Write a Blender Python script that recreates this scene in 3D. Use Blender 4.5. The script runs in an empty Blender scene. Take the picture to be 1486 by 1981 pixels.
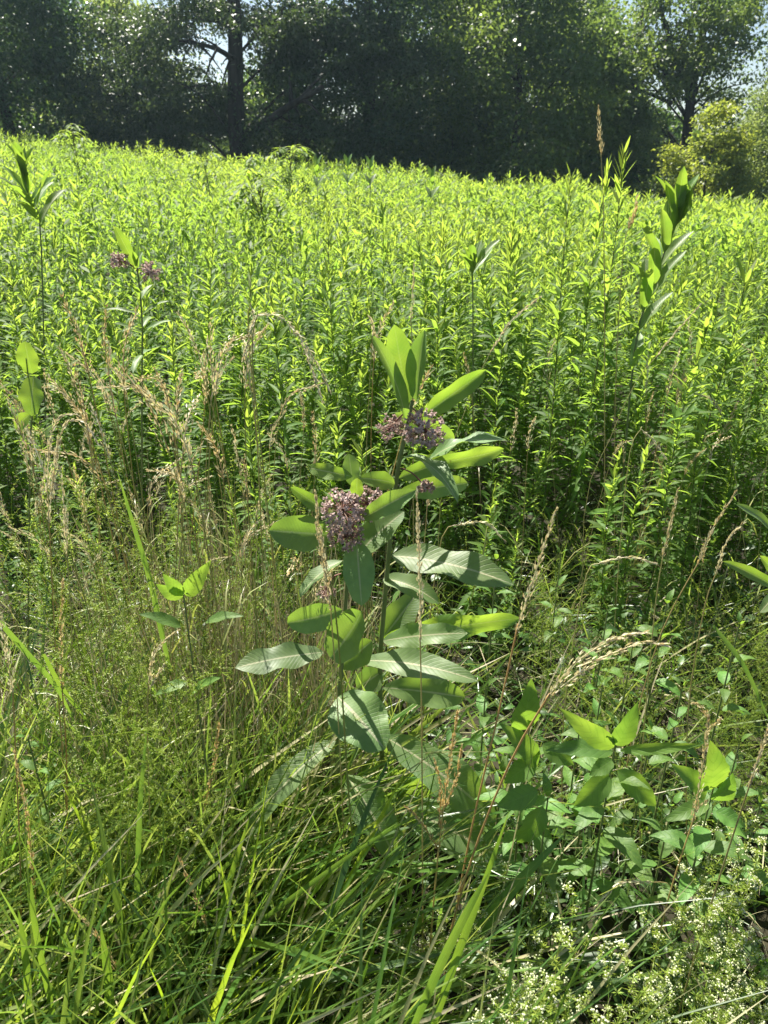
import bpy, math
import numpy as np
from mathutils import Vector, Matrix

rng = np.random.default_rng(7)
R = math.radians
scene = bpy.context.scene
COL = scene.collection

# ------------------------------------------------------------------ camera, world, sun, exposure
EYE, PITCH, FPX = 1.6, R(25.0), 1430.0
cam_d = bpy.data.cameras.new("camera")
cam_d.sensor_fit = 'VERTICAL'; cam_d.sensor_height = 36.0; cam_d.lens = 36.0 * FPX / 1981.0
cam_d.clip_start = 0.05; cam_d.clip_end = 2000.0
cam_d.dof.use_dof = True; cam_d.dof.focus_distance = 1.75; cam_d.dof.aperture_fstop = 9.0
cam = bpy.data.objects.new("camera", cam_d); COL.objects.link(cam)
cam.location = (0, 0, EYE); cam.rotation_euler = (math.pi / 2 - PITCH, 0, 0)
scene.camera = cam

SUN_EL, SUN_AZ = R(57.0), R(-26.0)          # azimuth measured from +Y (the view direction) towards +X
world = bpy.data.worlds.new("World"); scene.world = world; world.use_nodes = True
wn = world.node_tree; wn.nodes.clear()
sky = wn.nodes.new("ShaderNodeTexSky"); sky.sky_type = 'NISHITA'; sky.sun_disc = False
sky.sun_elevation = SUN_EL; sky.sun_rotation = SUN_AZ
sky.air_density = 1.0; sky.dust_density = 1.2; sky.ozone_density = 1.0
bg = wn.nodes.new("ShaderNodeBackground"); bg.inputs["Strength"].default_value = 0.05
wo = wn.nodes.new("ShaderNodeOutputWorld")
wn.links.new(sky.outputs[0], bg.inputs[0]); wn.links.new(bg.outputs[0], wo.inputs[0])
sd = bpy.data.lights.new("sun", 'SUN'); sd.energy = 5.0; sd.angle = R(0.53); sd.color = (1.0, 0.95, 0.86)
sun = bpy.data.objects.new("sun", sd); COL.objects.link(sun)
sdir = Vector((math.sin(SUN_AZ) * math.cos(SUN_EL), math.cos(SUN_AZ) * math.cos(SUN_EL), math.sin(SUN_EL)))
sun.rotation_euler = sdir.to_track_quat('Z', 'Y').to_euler(); sun.location = (-5, 10, 25)
scene.view_settings.view_transform = 'Standard'; scene.view_settings.look = 'None'
scene.view_settings.exposure = 1.6; scene.view_settings.gamma = 1.0
scene.view_settings.use_curve_mapping = False
scene.cycles.max_bounces = 4; scene.cycles.transmission_bounces = 3
scene.cycles.diffuse_bounces = 1; scene.cycles.glossy_bounces = 2

# ------------------------------------------------------------------ helpers: place
CP, SP = math.cos(PITCH), math.sin(PITCH)
def at(px, py, Y):
    """world point at depth Y (metres along +Y) seen at photo pixel px, py"""
    dx = (px - 743.0) / FPX; dy = (990.5 - py) / FPX
    d = np.array([dx, CP + dy * SP, -SP + dy * CP])
    return d * (Y / d[1]) + np.array([0, 0, EYE])
def proj(p):
    p = np.asarray(p, float); z = p[..., 2] - EYE
    f = p[..., 1] * CP - z * SP; u = p[..., 1] * SP + z * CP
    return 743 + FPX * p[..., 0] / f, 990.5 - FPX * u / f
def gh(x, y):
    x = np.asarray(x, float); y = np.asarray(y, float)
    t = np.clip((y - 2.5) / 18.0, 0, 1); s = t * t * (3 - 2 * t)
    h = s * (-0.092 * np.clip(x, -30, 30) + 0.28)
    h = h + 0.05 * np.sin(x * 0.9 + 1.3) * np.sin(y * 0.7) * np.clip(y / 6, 0, 1)
    return h - np.clip(y - 22, 0, 60) * 0.02
def ground_pt(px, Y):
    p = at(px, 1500, Y)
    for _ in range(6):
        f = Y * CP - (float(gh(p[0], Y)) - EYE) * SP
        p = np.array([(px - 743) / FPX * f, Y, float(gh(p[0], Y))])
    return p
def unit(v):
    v = np.asarray(v, float); return v / (np.linalg.norm(v, axis=-1, keepdims=True) + 1e-12)

# ------------------------------------------------------------------ helpers: quads-only mesh builder
class MB:
    def __init__(s): s.v = []; s.q = []; s.age = []; s.uv = []; s.mi = []; s.n = 0
    def add(s, v, q, age=None, uv=None, mi=0):
        v = np.asarray(v, np.float32).reshape(-1, 3); q = np.asarray(q, np.int32).reshape(-1, 4)
        s.v.append(v); s.q.append(q + s.n); s.n += len(v)
        s.age.append(np.zeros(len(v), np.float32) + (0.5 if age is None else np.asarray(age, np.float32)))
        s.uv.append(np.zeros((len(v), 2), np.float32) if uv is None else np.asarray(uv, np.float32).reshape(-1, 2))
        s.mi.append(np.full(len(q), mi, np.int32))
    def arrays(s):
        return (np.concatenate(s.v), np.concatenate(s.q), np.concatenate(s.age), np.concatenate(s.uv), np.concatenate(s.mi))
    def mesh(s, name, mats, smooth=True):
        v, q, age, uv, mi = s.arrays()
        me = bpy.data.meshes.new(name)
        me.vertices.add(len(v)); me.vertices.foreach_set("co", v.ravel())
        me.loops.add(q.size); me.loops.foreach_set("vertex_index", q.ravel())
        me.polygons.add(len(q)); me.polygons.foreach_set("loop_start", np.arange(0, q.size, 4, dtype=np.int32))
        me.polygons.foreach_set("material_index", mi)
        if smooth: me.polygons.foreach_set("use_smooth", np.ones(len(q), bool))
        a = me.attributes.new("age", 'FLOAT', 'POINT'); a.data.foreach_set("value", age)
        ul = me.uv_layers.new(name="UVMap"); ul.data.foreach_set("uv", uv[q.ravel()].ravel())
        me.update(calc_edges=True)
        for m in (mats if isinstance(mats, (list, tuple)) else [mats]): me.materials.append(m)
        return me

def ribbons(mb, P, D, N, L, W, prof, sag=0.0, fold=0.0, age=0.5, mi=0, down=None, ts=None, curl=None):
    """N leaf-like ribbons. prof: width factor at each station; fold>0 gives a V section (3 verts across)"""
    P = np.atleast_2d(P).astype(float); n = len(P)
    D = unit(np.broadcast_to(D, (n, 3))); N = np.broadcast_to(N, (n, 3)).astype(float)
    L = np.broadcast_to(L, (n,)).astype(float); W = np.broadcast_to(W, (n,)).astype(float); sag = np.broadcast_to(sag, (n,)).astype(float)
    prof = np.asarray(prof, float); m = len(prof)
    t = np.linspace(0, 1, m) if ts is None else np.asarray(ts, float)
    S = unit(np.cross(D, N)); Nn = np.cross(S, D)
    G = np.array([0, 0, -1.0]) if down is None else np.asarray(down, float)
    C = P[:, None] + D[:, None] * (L[:, None] * t)[..., None] + np.broadcast_to(G, (n, 3))[:, None] * ((sag * L)[:, None] * t ** 2)[..., None]
    w = (W[:, None] * prof) * 0.5
    off = S[:, None] * w[..., None]
    if fold is not None and np.any(np.asarray(fold) != 0):
        up = Nn[:, None] * (w * fold)[..., None]
        V = np.stack([C - off + up, C, C + off + up], 2); k = 3
    else:
        V = np.stack([C - off, C + off], 2); k = 2
    idx = np.arange(n * m * k).reshape(n, m, k)
    q = np.stack([idx[:, :-1, :-1], idx[:, :-1, 1:], idx[:, 1:, 1:], idx[:, 1:, :-1]], -1).reshape(-1, 4)
    ag = np.broadcast_to(np.asarray(age, float).reshape(-1, 1, 1) if np.ndim(age) else age, (n, m, k)).ravel()
    uv = np.zeros((n, m, k, 2)); uv[..., 0] = np.linspace(0, 1, k); uv[..., 1] = t[:, None]
    mb.add(V, q, ag, uv, mi)
def diamonds(mb, P, D, N, L, W, age=0.5, mi=0, mid=0.45, bend=0.0):
    P = np.atleast_2d(P).astype(float); n = len(P)
    D = unit(np.broadcast_to(D, (n, 3))); S = unit(np.cross(D, np.broadcast_to(N, (n, 3)))); Nn = np.cross(S, D)
    L = np.broadcast_to(L, (n,))[:, None]; W = np.broadcast_to(W, (n,))[:, None]
    m = P + D * L * mid + Nn * L * bend
    V = np.stack([P, m + S * W / 2, P + D * L, m - S * W / 2], 1)
    q = np.arange(n * 4).reshape(n, 4)
    ag = np.repeat(np.broadcast_to(age, (n,)), 4)
    mb.add(V, q, ag, np.tile([[.5, 0], [1, .5], [.5, 1], [0, .5]], (n, 1)), mi)
def tube(mb, pts, r, k=6, age=0.5, mi=0):
    pts = np.asarray(pts, float); m = len(pts); r = np.broadcast_to(r, (m,))
    T = unit(np.gradient(pts, axis=0)); ref = np.array([0.31, 0.87, 0.1]) if abs(T[:, 2]).mean() > .5 else np.array([0.1, 0.2, 1.0])
    A = unit(np.cross(T, ref)); B = np.cross(T, A)
    th = np.arange(k) / k * 2 * np.pi
    V = pts[:, None] + (A[:, None] * np.cos(th)[:, None] + B[:, None] * np.sin(th)[:, None]) * r[:, None, None]
    idx = np.arange(m * k).reshape(m, k)
    q = np.stack([idx[:-1], np.roll(idx, -1, 1)[:-1], np.roll(idx, -1, 1)[1:], idx[1:]], -1).reshape(-1, 4)
    uv = np.zeros((m, k, 2)); uv[..., 0] = np.arange(k) / k; uv[..., 1] = np.linspace(0, 1, m)[:, None]
    mb.add(V, q, age, uv, mi)
def curve(ctrl, n):
    """smooth polyline through control points (Catmull-Rom)"""
    P = np.asarray(ctrl, float)
    if len(P) == 2: return P[0] + (P[1] - P[0]) * np.linspace(0, 1, n)[:, None]
    P = np.vstack([2 * P[0] - P[1], P, 2 * P[-1] - P[-2]]); seg = len(P) - 3
    u = np.linspace(0, seg - 1e-9, n); i = u.astype(int); f = (u - i)[:, None]
    a, b, c, d = P[i], P[i + 1], P[i + 2], P[i + 3]
    return .5 * (2 * b + (c - a) * f + (2 * a - 5 * b + 4 * c - d) * f ** 2 + (3 * b - a - 3 * c + d) * f ** 3)
def sphere_dirs(n): return unit(rng.normal(size=(n, 3)))

# ------------------------------------------------------------------ helpers: objects
def link(name, data=None, parent=None, loc=(0, 0, 0), kind=None, label=None):
    o = bpy.data.objects.new(name, data); COL.objects.link(o)
    if parent is not None: o.parent = parent
    o.location = loc
    if kind: o["kind"] = kind
    if label: o["label"] = label
    return o
def thing(name, label, cat, loc=(0, 0, 0), group=None, rz=0.0, sc=1.0, tilt=(0, 0)):
    o = link(name, None, None, [float(c) for c in loc]); o.rotation_euler = (tilt[0], tilt[1], rz); o.scale = (sc, sc, sc)
    o.empty_display_size = 0.05
    o["label"] = label; o["category"] = cat
    if group: o["group"] = group
    return o

# ------------------------------------------------------------------ materials
def nn(nt, t, **kw):
    n = nt.nodes.new(t)
    for k, v in kw.items(): setattr(n, k, v)
    return n
def ramp(nt, stops, fac):
    r = nn(nt, "ShaderNodeValToRGB"); cr = r.color_ramp
    while len(cr.elements) < len(stops): cr.elements.new(0.5)
    for e, (p, c) in zip(cr.elements, stops): e.position = p; e.color = (*c, 1)
    nt.links.new(fac, r.inputs[0]); return r.outputs[0]
def math_n(nt, op, a, b=None, c=None):
    m = nn(nt, "ShaderNodeMath", operation=op)
    for i, x in enumerate((a, b, c)):
        if x is None: continue
        if isinstance(x, (int, float)): m.inputs[i].default_value = x
        else: nt.links.new(x, m.inputs[i])
    return m.outputs[0]
def mixc(nt, mode, fac, a, b):
    m = nn(nt, "ShaderNodeMix", data_type='RGBA', blend_type=mode)
    for i, x in ((0, fac), (6, a), (7, b)):
        if isinstance(x, (int, float)): m.inputs[i].default_value = x
        elif isinstance(x, tuple): m.inputs[i].default_value = (*x, 1)
        else: nt.links.new(x, m.inputs[i])
    return m.outputs[2]

def leaf_mat(name, stops, trans, tfac=0.45, rough=0.42, spec=0.5, rnd='island', veins=None, agemix=0.6, bump=0.0, fine=None):
    """stops: colour ramp along age+random (0 young, or tinted as backlit .. 1 old, or tinted as sky-lit). trans: (young, old) transmitted colours"""
    m = bpy.data.materials.new(name); m.use_nodes = True; nt = m.node_tree; nt.nodes.clear()
    out = nn(nt, "ShaderNodeOutputMaterial"); pb = nn(nt, "ShaderNodeBsdfPrincipled"); tr = nn(nt, "ShaderNodeBsdfTranslucent"); mx = nn(nt, "ShaderNodeMixShader")
    g = nn(nt, "ShaderNodeNewGeometry"); oi = nn(nt, "ShaderNodeObjectInfo"); at_ = nn(nt, "ShaderNodeAttribute", attribute_name="age")
    r1 = g.outputs["Random Per Island"] if rnd == 'island' else oi.outputs["Random"]
    f = math_n(nt, 'MULTIPLY', at_.outputs["Fac"], agemix)
    f = math_n(nt, 'MULTIPLY_ADD', r1, 1 - agemix, f)
    c = ramp(nt, stops, f); t = ramp(nt, [(0, trans[0]), (1, trans[1])], f)
    hs = nn(nt, "ShaderNodeHueSaturation"); nt.links.new(c, hs.inputs["Color"])
    v2 = math_n(nt, 'FRACT', math_n(nt, 'MULTIPLY', r1, 7.31)); nt.links.new(math_n(nt, 'MULTIPLY_ADD', v2, 0.5, 0.75), hs.inputs["Value"])
    nt.links.new(math_n(nt, 'MULTIPLY_ADD', v2, 0.03, 0.485), hs.inputs["Hue"]); c = hs.outputs[0]
    if veins:
        uv = nn(nt, "ShaderNodeUVMap"); sx = nn(nt, "ShaderNodeSeparateXYZ"); nt.links.new(uv.outputs[0], sx.inputs[0])
        du = math_n(nt, 'ABSOLUTE', math_n(nt, 'SUBTRACT', sx.outputs[0], 0.5))
        mid = nn(nt, "ShaderNodeMapRange"); mid.inputs[1].default_value = veins[1] * 0.6; mid.inputs[2].default_value = veins[1]; mid.inputs[3].default_value = 1; mid.inputs[4].default_value = 0
        nt.links.new(du, mid.inputs[0])
        ph = math_n(nt, 'SUBTRACT', math_n(nt, 'MULTIPLY', sx.outputs[1], veins[2]), math_n(nt, 'MULTIPLY', du, veins[3]))
        fr = math_n(nt, 'ABSOLUTE', math_n(nt, 'SUBTRACT', math_n(nt, 'FRACT', ph), 0.5))
        lat = nn(nt, "ShaderNodeMapRange"); lat.inputs[1].default_value = 0.04; lat.inputs[2].default_value = 0.13; lat.inputs[3].default_value = 1; lat.inputs[4].default_value = 0
        nt.links.new(fr, lat.inputs[0])
        c = mixc(nt, 'MIX', math_n(nt, 'MULTIPLY', lat.outputs[0], 0.11), c, veins[0])
        c = mixc(nt, 'MIX', math_n(nt, 'MULTIPLY', mid.outputs[0], 0.85), c, veins[0])
        t = mixc(nt, 'MULTIPLY', math_n(nt, 'MULTIPLY', lat.outputs[0], 0.25), t, (0.3, 0.4, 0.2))
        nz = nn(nt, "ShaderNodeTexNoise"); nz.inputs["Scale"].default_value = 90; nz.inputs['Detail'].default_value = 5; tc = nn(nt, "ShaderNodeTexCoord"); nt.links.new(tc.outputs["Object"], nz.inputs["Vector"])
        c = mixc(nt, 'MULTIPLY', 0.5, c, ramp(nt, [(0.3, (0.65, 0.7, 0.65)), (0.7, (1.15, 1.1, 1.1))], nz.outputs[0]))
        nb = nn(nt, "ShaderNodeTexNoise"); nb.inputs["Scale"].default_value = 38; nb.inputs["Detail"].default_value = 3; nt.links.new(tc.outputs["Object"], nb.inputs["Vector"])
        spot = ramp(nt, [(0.735, (0, 0, 0)), (0.76, (1, 1, 1))], nb.outputs[0])
        c = mixc(nt, 'MIX', spot, c, (0.12, 0.07, 0.03)); t = mixc(nt, 'MIX', spot, t, (0.12, 0.06, 0.02))
        nl = nn(nt, "ShaderNodeTexNoise"); nl.inputs["Scale"].default_value = 14; nt.links.new(tc.outputs["Object"], nl.inputs["Vector"])
        t = mixc(nt, 'MULTIPLY', 0.8, t, ramp(nt, [(0.3, (0.6, 0.72, 0.6)), (0.7, (1.15, 1.05, 1.0))], nl.outputs[0]))
        c = mixc(nt, 'MULTIPLY', 0.7, c, ramp(nt, [(0.3, (0.7, 0.8, 0.75)), (0.7, (1.25, 1.15, 1.1))], nl.outputs[0]))
        bp = nn(nt, "ShaderNodeBump"); bp.inputs["Strength"].default_value = 0.5; bp.inputs["Distance"].default_value = 0.0006
        nt.links.new(math_n(nt, 'ADD', math_n(nt, 'MULTIPLY', lat.outputs[0], -1.0), math_n(nt, 'MULTIPLY', nz.outputs[0], 0.8)), bp.inputs["Height"])
        nt.links.new(bp.outputs[0], pb.inputs["Normal"])
    nt.links.new(c, pb.inputs["Base Color"]); nt.links.new(t, tr.inputs["Color"])
    pb.inputs["Roughness"].default_value = rough; pb.inputs["Specular IOR Level"].default_value = spec
    mx.inputs[0].default_value = tfac
    nt.links.new(pb.outputs[0], mx.inputs[1]); nt.links.new(tr.outputs[0], mx.inputs[2]); nt.links.new(mx.outputs[0], out.inputs[0])
    return m
def plain(name, c1, c2, scale=8.0, rough=0.8, bump=0.3, stretch=(1, 1, 1), spec=0.3):
    m = bpy.data.materials.new(name); m.use_nodes = True; nt = m.node_tree; pb = nt.nodes["Principled BSDF"]
    tc = nn(nt, "ShaderNodeTexCoord"); mp = nn(nt, "ShaderNodeMapping"); mp.inputs["Scale"].default_value = stretch
    nz = nn(nt, "ShaderNodeTexNoise"); nz.inputs["Scale"].default_value = scale; nz.inputs["Detail"].default_value = 6
    nt.links.new(tc.outputs["Object"], mp.inputs[0]); nt.links.new(mp.outputs[0], nz.inputs["Vector"])
    nt.links.new(ramp(nt, [(0.3, c1), (0.7, c2)], nz.outputs[0]), pb.inputs["Base Color"])
    bp = nn(nt, "ShaderNodeBump"); bp.inputs["Strength"].default_value = bump; nt.links.new(nz.outputs[0], bp.inputs["Height"]); nt.links.new(bp.outputs[0], pb.inputs["Normal"])
    pb.inputs["Roughness"].default_value = rough; pb.inputs["Specular IOR Level"].default_value = spec
    return m

M_ground = plain("thatch_soil", (0.012, 0.010, 0.006), (0.035, 0.032, 0.015), 22, 0.95, 0.8)
M_bark = plain("bark", (0.018, 0.014, 0.011), (0.07, 0.055, 0.045), 6, 0.9, 0.9, (1, 1, 0.15))
M_gold = leaf_mat("goldenrod_leaf", [(0, (0.16, 0.22, 0.035)), (0.35, (0.10, 0.17, 0.03)), (1, (0.055, 0.115, 0.028))], ((0.52, 0.67, 0.08), (0.28, 0.50, 0.05)), 0.47, 0.58, 0.22, agemix=0.7)
M_gstem = plain("goldenrod_stem", (0.07, 0.085, 0.03), (0.12, 0.10, 0.045), 20, 0.6, 0.1, spec=0.4)
M_milk = leaf_mat("milkweed_leaf", [(0, (0.12, 0.22, 0.035)), (1, (0.135, 0.22, 0.082))], ((0.48, 0.70, 0.06), (0.32, 0.52, 0.07)), 0.38, 0.50, 0.5, rnd='object', veins=((0.46, 0.44, 0.28), 0.034, 20.0, 6.0), agemix=0.85)  # low end tinted like a backlit leaf, high end like a grey sky-lit one
M_mstem = plain("milkweed_stem", (0.12, 0.17, 0.045), (0.17, 0.20, 0.07), 15, 0.6, 0.1, spec=0.4)
M_floret = leaf_mat("milkweed_floret", [(0, (0.70, 0.55, 0.52)), (0.6, (0.55, 0.42, 0.35)), (1, (0.32, 0.20, 0.16))], ((0.55, 0.4, 0.36), (0.42, 0.28, 0.20)), 0.3, 0.55, 0.3, agemix=0.45)
M_pedicel = plain("flower_stalk", (0.16, 0.05, 0.06), (0.22, 0.13, 0.07), 20, 0.6, 0.0)
M_straw = leaf_mat("seed_straw", [(0, (0.80, 0.76, 0.54)), (0.5, (0.62, 0.55, 0.30)), (1, (0.52, 0.33, 0.10))], ((0.66, 0.62, 0.36), (0.66, 0.42, 0.12)), 0.3, 0.5, 0.4, agemix=0.6)
M_straws = leaf_mat("grass_stalk", [(0, (0.17, 0.23, 0.05)), (0.5, (0.40, 0.36, 0.15)), (1, (0.66, 0.44, 0.16))], ((0.4, 0.5, 0.08), (0.6, 0.38, 0.1)), 0.25, 0.4, 0.5, rnd='object', agemix=0.75)
M_grass = leaf_mat("grass_blade", [(0, (0.025, 0.065, 0.015)), (0.55, (0.075, 0.145, 0.022)), (0.78, (0.12, 0.17, 0.045)), (0.88, (0.32, 0.29, 0.15)), (1, (0.50, 0.44, 0.30))], ((0.20, 0.40, 0.03), (0.52, 0.62, 0.10)), 0.36, 0.34, 0.6, agemix=0.0)
M_tallg = leaf_mat("tall_grass_blade", [(0, (0.09, 0.18, 0.02)), (1, (0.14, 0.23, 0.03))], ((0.45, 0.68, 0.03), (0.55, 0.72, 0.06)), 0.42, 0.34, 0.5, veins=((0.2, 0.28, 0.08), 0.05, 0.0, 7.0), agemix=0.0)
M_dead = leaf_mat("dead_grass", [(0, (0.30, 0.25, 0.12)), (1, (0.52, 0.47, 0.32))], ((0.4, 0.32, 0.14), (0.4, 0.34, 0.18)), 0.2, 0.5, 0.4, agemix=0.0)
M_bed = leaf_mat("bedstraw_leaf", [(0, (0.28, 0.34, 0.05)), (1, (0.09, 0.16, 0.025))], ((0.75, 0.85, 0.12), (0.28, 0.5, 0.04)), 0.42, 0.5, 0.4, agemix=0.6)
M_bedf = leaf_mat("bedstraw_flower", [(0, (0.82, 0.83, 0.62)), (1, (0.66, 0.70, 0.34))], ((0.6, 0.65, 0.4), (0.5, 0.55, 0.3)), 0.35, 0.6, 0.3, agemix=0.0)
M_broad = leaf_mat("broad_leaf", [(0, (0.13, 0.25, 0.045)), (1, (0.08, 0.165, 0.04))], ((0.42, 0.62, 0.06), (0.30, 0.52, 0.05)), 0.40, 0.52, 0.4, rnd='object', veins=((0.16, 0.24, 0.08), 0.016, 7.0, 3.2), agemix=0.4)
M_under = leaf_mat("undergrowth_leaf", [(0, (0.08, 0.15, 0.03)), (1, (0.035, 0.08, 0.02))], ((0.26, 0.46, 0.04), (0.12, 0.26, 0.03)), 0.36, 0.42, 0.5, agemix=0.3)
def tree_mat(name, a, b, ta, tb, tf=0.3, rough=0.45):
    return leaf_mat(name, [(0, a), (1, b)], (ta, tb), tf, rough, 0.3, agemix=0.7)
M_tdark = tree_mat("dark_tree_leaf", (0.060, 0.105, 0.040), (0.025, 0.055, 0.028), (0.22, 0.36, 0.05), (0.08, 0.18, 0.04), 0.27)
M_tmid = tree_mat("mid_tree_leaf", (0.095, 0.145, 0.04), (0.045, 0.085, 0.032), (0.36, 0.48, 0.07), (0.16, 0.28, 0.05), 0.34)
M_tlight = tree_mat("light_tree_leaf", (0.13, 0.17, 0.06), (0.075, 0.12, 0.05), (0.45, 0.55, 0.12), (0.28, 0.4, 0.09), 0.38)
M_tyel = tree_mat("yellow_shrub_leaf", (0.22, 0.25, 0.04), (0.09, 0.13, 0.03), (0.66, 0.74, 0.08), (0.3, 0.42, 0.06), 0.38)
M_pine = tree_mat("pine_needle", (0.06, 0.095, 0.04), (0.03, 0.055, 0.028), (0.2, 0.3, 0.06), (0.1, 0.16, 0.04), 0.25)

# ------------------------------------------------------------------ ground
def build_ground():
    xs = np.concatenate([[-150, -90, -60], np.linspace(-32, 32, 97), [60, 90, 150]])
    ys = np.concatenate([[-20, -12, -4], np.linspace(-1, 60, 123), [80, 110, 160, 220]])
    X, Y = np.meshgrid(xs, ys); Z = gh(X, Y)
    Z = Z + np.where(Y < 8, 0.015 * np.sin(X * 9) * np.cos(Y * 8), 0)
    idx = np.arange(X.size).reshape(X.shape)
    q = np.stack([idx[:-1, :-1], idx[:-1, 1:], idx[1:, 1:], idx[1:, :-1]], -1)
    mb = MB(); mb.add(np.stack([X, Y, Z], -1), q)
    link("ground", mb.mesh("ground", M_ground), kind="structure")
build_ground()

# ------------------------------------------------------------------ trees
def tree(name, label, cat, px, Y, base_z=None, height=11.0, rad=3.5, mat=None, trunk_r=0.22, low=0.3, n_cl=260, per=150, leaf=(0.135, 0.085),
         cl_r=0.55, shape='round', limbs=14, group=None, x_off=None, flat=0.55, trunk_vis=True, seed=0, lean=0.0, limb_pts=None, extra=None):
    r = np.random.default_rng(seed + 100)
    b = ground_pt(px, Y); t = thing(name, label, cat, b, group)
    # trunk
    zs = np.linspace(-0.3, height * 0.9, 12)
    tp = np.stack([lean * zs + 0.06 * trunk_r * 5 * np.sin(zs * 0.9 + seed), 0.15 * np.sin(zs * 0.5 + seed), zs], 1)
    mb = MB(); rr = trunk_r * (1 - 0.8 * np.linspace(0, 1, 12)) ; rr[0] *= 1.5; rr[1] *= 1.1
    tube(mb, tp, rr, 9); trunk = link("trunk", mb.mesh("trunk", M_bark), t)
    # envelope and clusters
    zlo = low
    def env(z):
        u = np.clip((z - zlo) / (height - zlo), 0, 1)
        if shape == 'round': return rad * np.sqrt(np.clip(1 - ((u - 0.42) / 0.60) ** 2, 0, 1)) * (0.85 + 0.15 * u)
        if shape == 'cone': return rad * (1 - u) ** 0.7 * np.clip(u * 8 + 0.5, 0, 1)
        if shape == 'column': return rad * np.clip(1 - u ** 4, 0, 1) * np.clip(u * 6 + 0.7, 0, 1)
        return rad * np.sqrt(np.clip(1 - u ** 2, 0, 1))
    nb = n_cl
    z = zlo + (height - zlo) * r.random(nb) ** 1.15
    th = r.random(nb) * 2 * np.pi
    lump = 1 + 0.22 * np.sin(3 * th + seed) * np.sin(z * 1.1 + seed) + 0.12 * np.sin(7 * th + z * 2)
    rho = env(z) * lump * (0.35 + 0.65 * np.sqrt(r.random(nb)))
    ax = np.interp(z, zs, tp[:, 0]); ay = np.interp(z, zs, tp[:, 1])
    Cc = np.stack([ax + rho * np.cos(th), ay + rho * np.sin(th), z], 1)
    if extra is not None: Cc = np.vstack([Cc, extra(r, b)])
    Cc[:, 2] += -0.10 * rho.mean() if False else 0
    nb = len(Cc)
    # limbs to some clusters
    sel = r.choice(nb, min(limbs, nb), replace=False)
    ml = MB()
    for i in sel:
        c = Cc[i]; hz = max(0.4, c[2] - np.hypot(c[0], c[1]) * (0.55 + 0.3 * r.random()))
        s0 = np.array([np.interp(hz, zs, tp[:, 0]), np.interp(hz, zs, tp[:, 1]), hz])
        mid = (s0 + c) / 2 + np.array([0, 0, 0.12 * np.linalg.norm(c - s0)]) + r.normal(0, .08, 3)
        rb = trunk_r * 0.2 * (1 - 0.55 * hz / height)
        tube(ml, curve([s0, mid, c], 7), np.linspace(rb, 0.012, 7), 5)
    if limb_pts:
        for pts, r0, r1 in limb_pts:
            pts = np.array(pts) - b
            tube(ml, curve(pts, 9), np.linspace(r0, r1, 9), 6)
            for k in range(9):
                f = r.random() * .7 + .25; i0 = int(f * (8)); pp = curve(pts, 9)[i0]
                e = pp + np.array([r.normal(0, .5), r.normal(0, .4), r.normal(-0.1, .45)])
                tube(ml, curve([pp, (pp + e) / 2 + [0, 0, .08], e], 5), np.linspace(r1 * 1.2 + .01, .006, 5), 4)
    if ml.n: link("limbs", ml.mesh("limbs", M_bark), t, kind="stuff")
    # foliage
    cnt = np.maximum(r.poisson(per, nb), 10); cnt = np.where(Cc[:, 2] + b[2] > 8.6, cnt // 2, cnt)
    ci = np.repeat(np.arange(nb), cnt); n = len(ci)
    cs = cl_r * (0.6 + 0.8 * r.random(nb))
    off = r.normal(size=(n, 3)) * np.array([1, 1, flat]) * cs[ci][:, None] * 0.62
    P = Cc[ci] + off
    if shape != 'bush': P[:, 2] = np.maximum(P[:, 2], 0.05 + 0.4 * r.random(n))
    else: P[:, 2] = np.abs(P[:, 2])
    D = unit(r.normal(size=(n, 3)) + np.array([0, 0, -0.35]) + 0.6 * unit(off))
    N = unit(r.normal(size=(n, 3)) * 0.8 + np.array([0, 0, 1.0]))
    sz = 0.7 + 0.6 * r.random(n)
    if shape == 'bush' or leaf[0] < .01: pass
    age = np.clip(0.5 + 0.33 * r.normal(size=nb), 0, 1)[ci]  # random per cluster: light and dark clumps put into the leaf colour
    mc = MB(); diamonds(mc, P, D, N, leaf[0] * sz, leaf[1] * sz, age, bend=0.12)
    link("crown", mc.mesh("crown", mat), t, kind="stuff")
    return t

tree("dark_tree", "dense dark tree standing at the edge of the field, beside the pine's pale-edged neighbour", "tree", 30, 27.5, height=11, rad=2.75, mat=M_tdark, n_cl=230, per=270, cl_r=.8, seed=1, low=0.0, shape='column', trunk_r=.2, limbs=14)
tree("glossy_tree", "grey-green glossy tree filling the space between the dense dark tree and the pine trunk", "tree", 268, 30.5, height=5.8, rad=1.9, mat=M_tlight, n_cl=120, per=230, cl_r=.7, seed=2, low=0.2, trunk_r=.16, limbs=20, shape='column')
def pine_extra(r, b):
    out = []
    for (px, py, sx, sy, n) in ((300, 70, 60, 55, 34), (240, 170, 40, 80, 26), (330, 200, 70, 60, 34), (410, 15, 80, 14, 14), (600, 60, 90, 50, 50), (715, 90, 70, 70, 50), (570, 100, 40, 60, 24), (600, 240, 40, 30, 10), (410, 235, 50, 50, 22), (690, 250, 60, 50, 24), (520, 215, 25, 30, 5), (435, 50, 25, 20, 8), (425, 185, 30, 22, 9), (515, 40, 25, 30, 9), (528, 130, 25, 40, 10), (360, 130, 30, 20, 5), (500, 270, 30, 16, 5)):
        for _ in range(n): out.append(at(px + r.normal() * sx * .55, py + r.normal() * sy * .55, 27.7 + r.normal() * .9) - b)
    return np.array(out)
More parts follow.
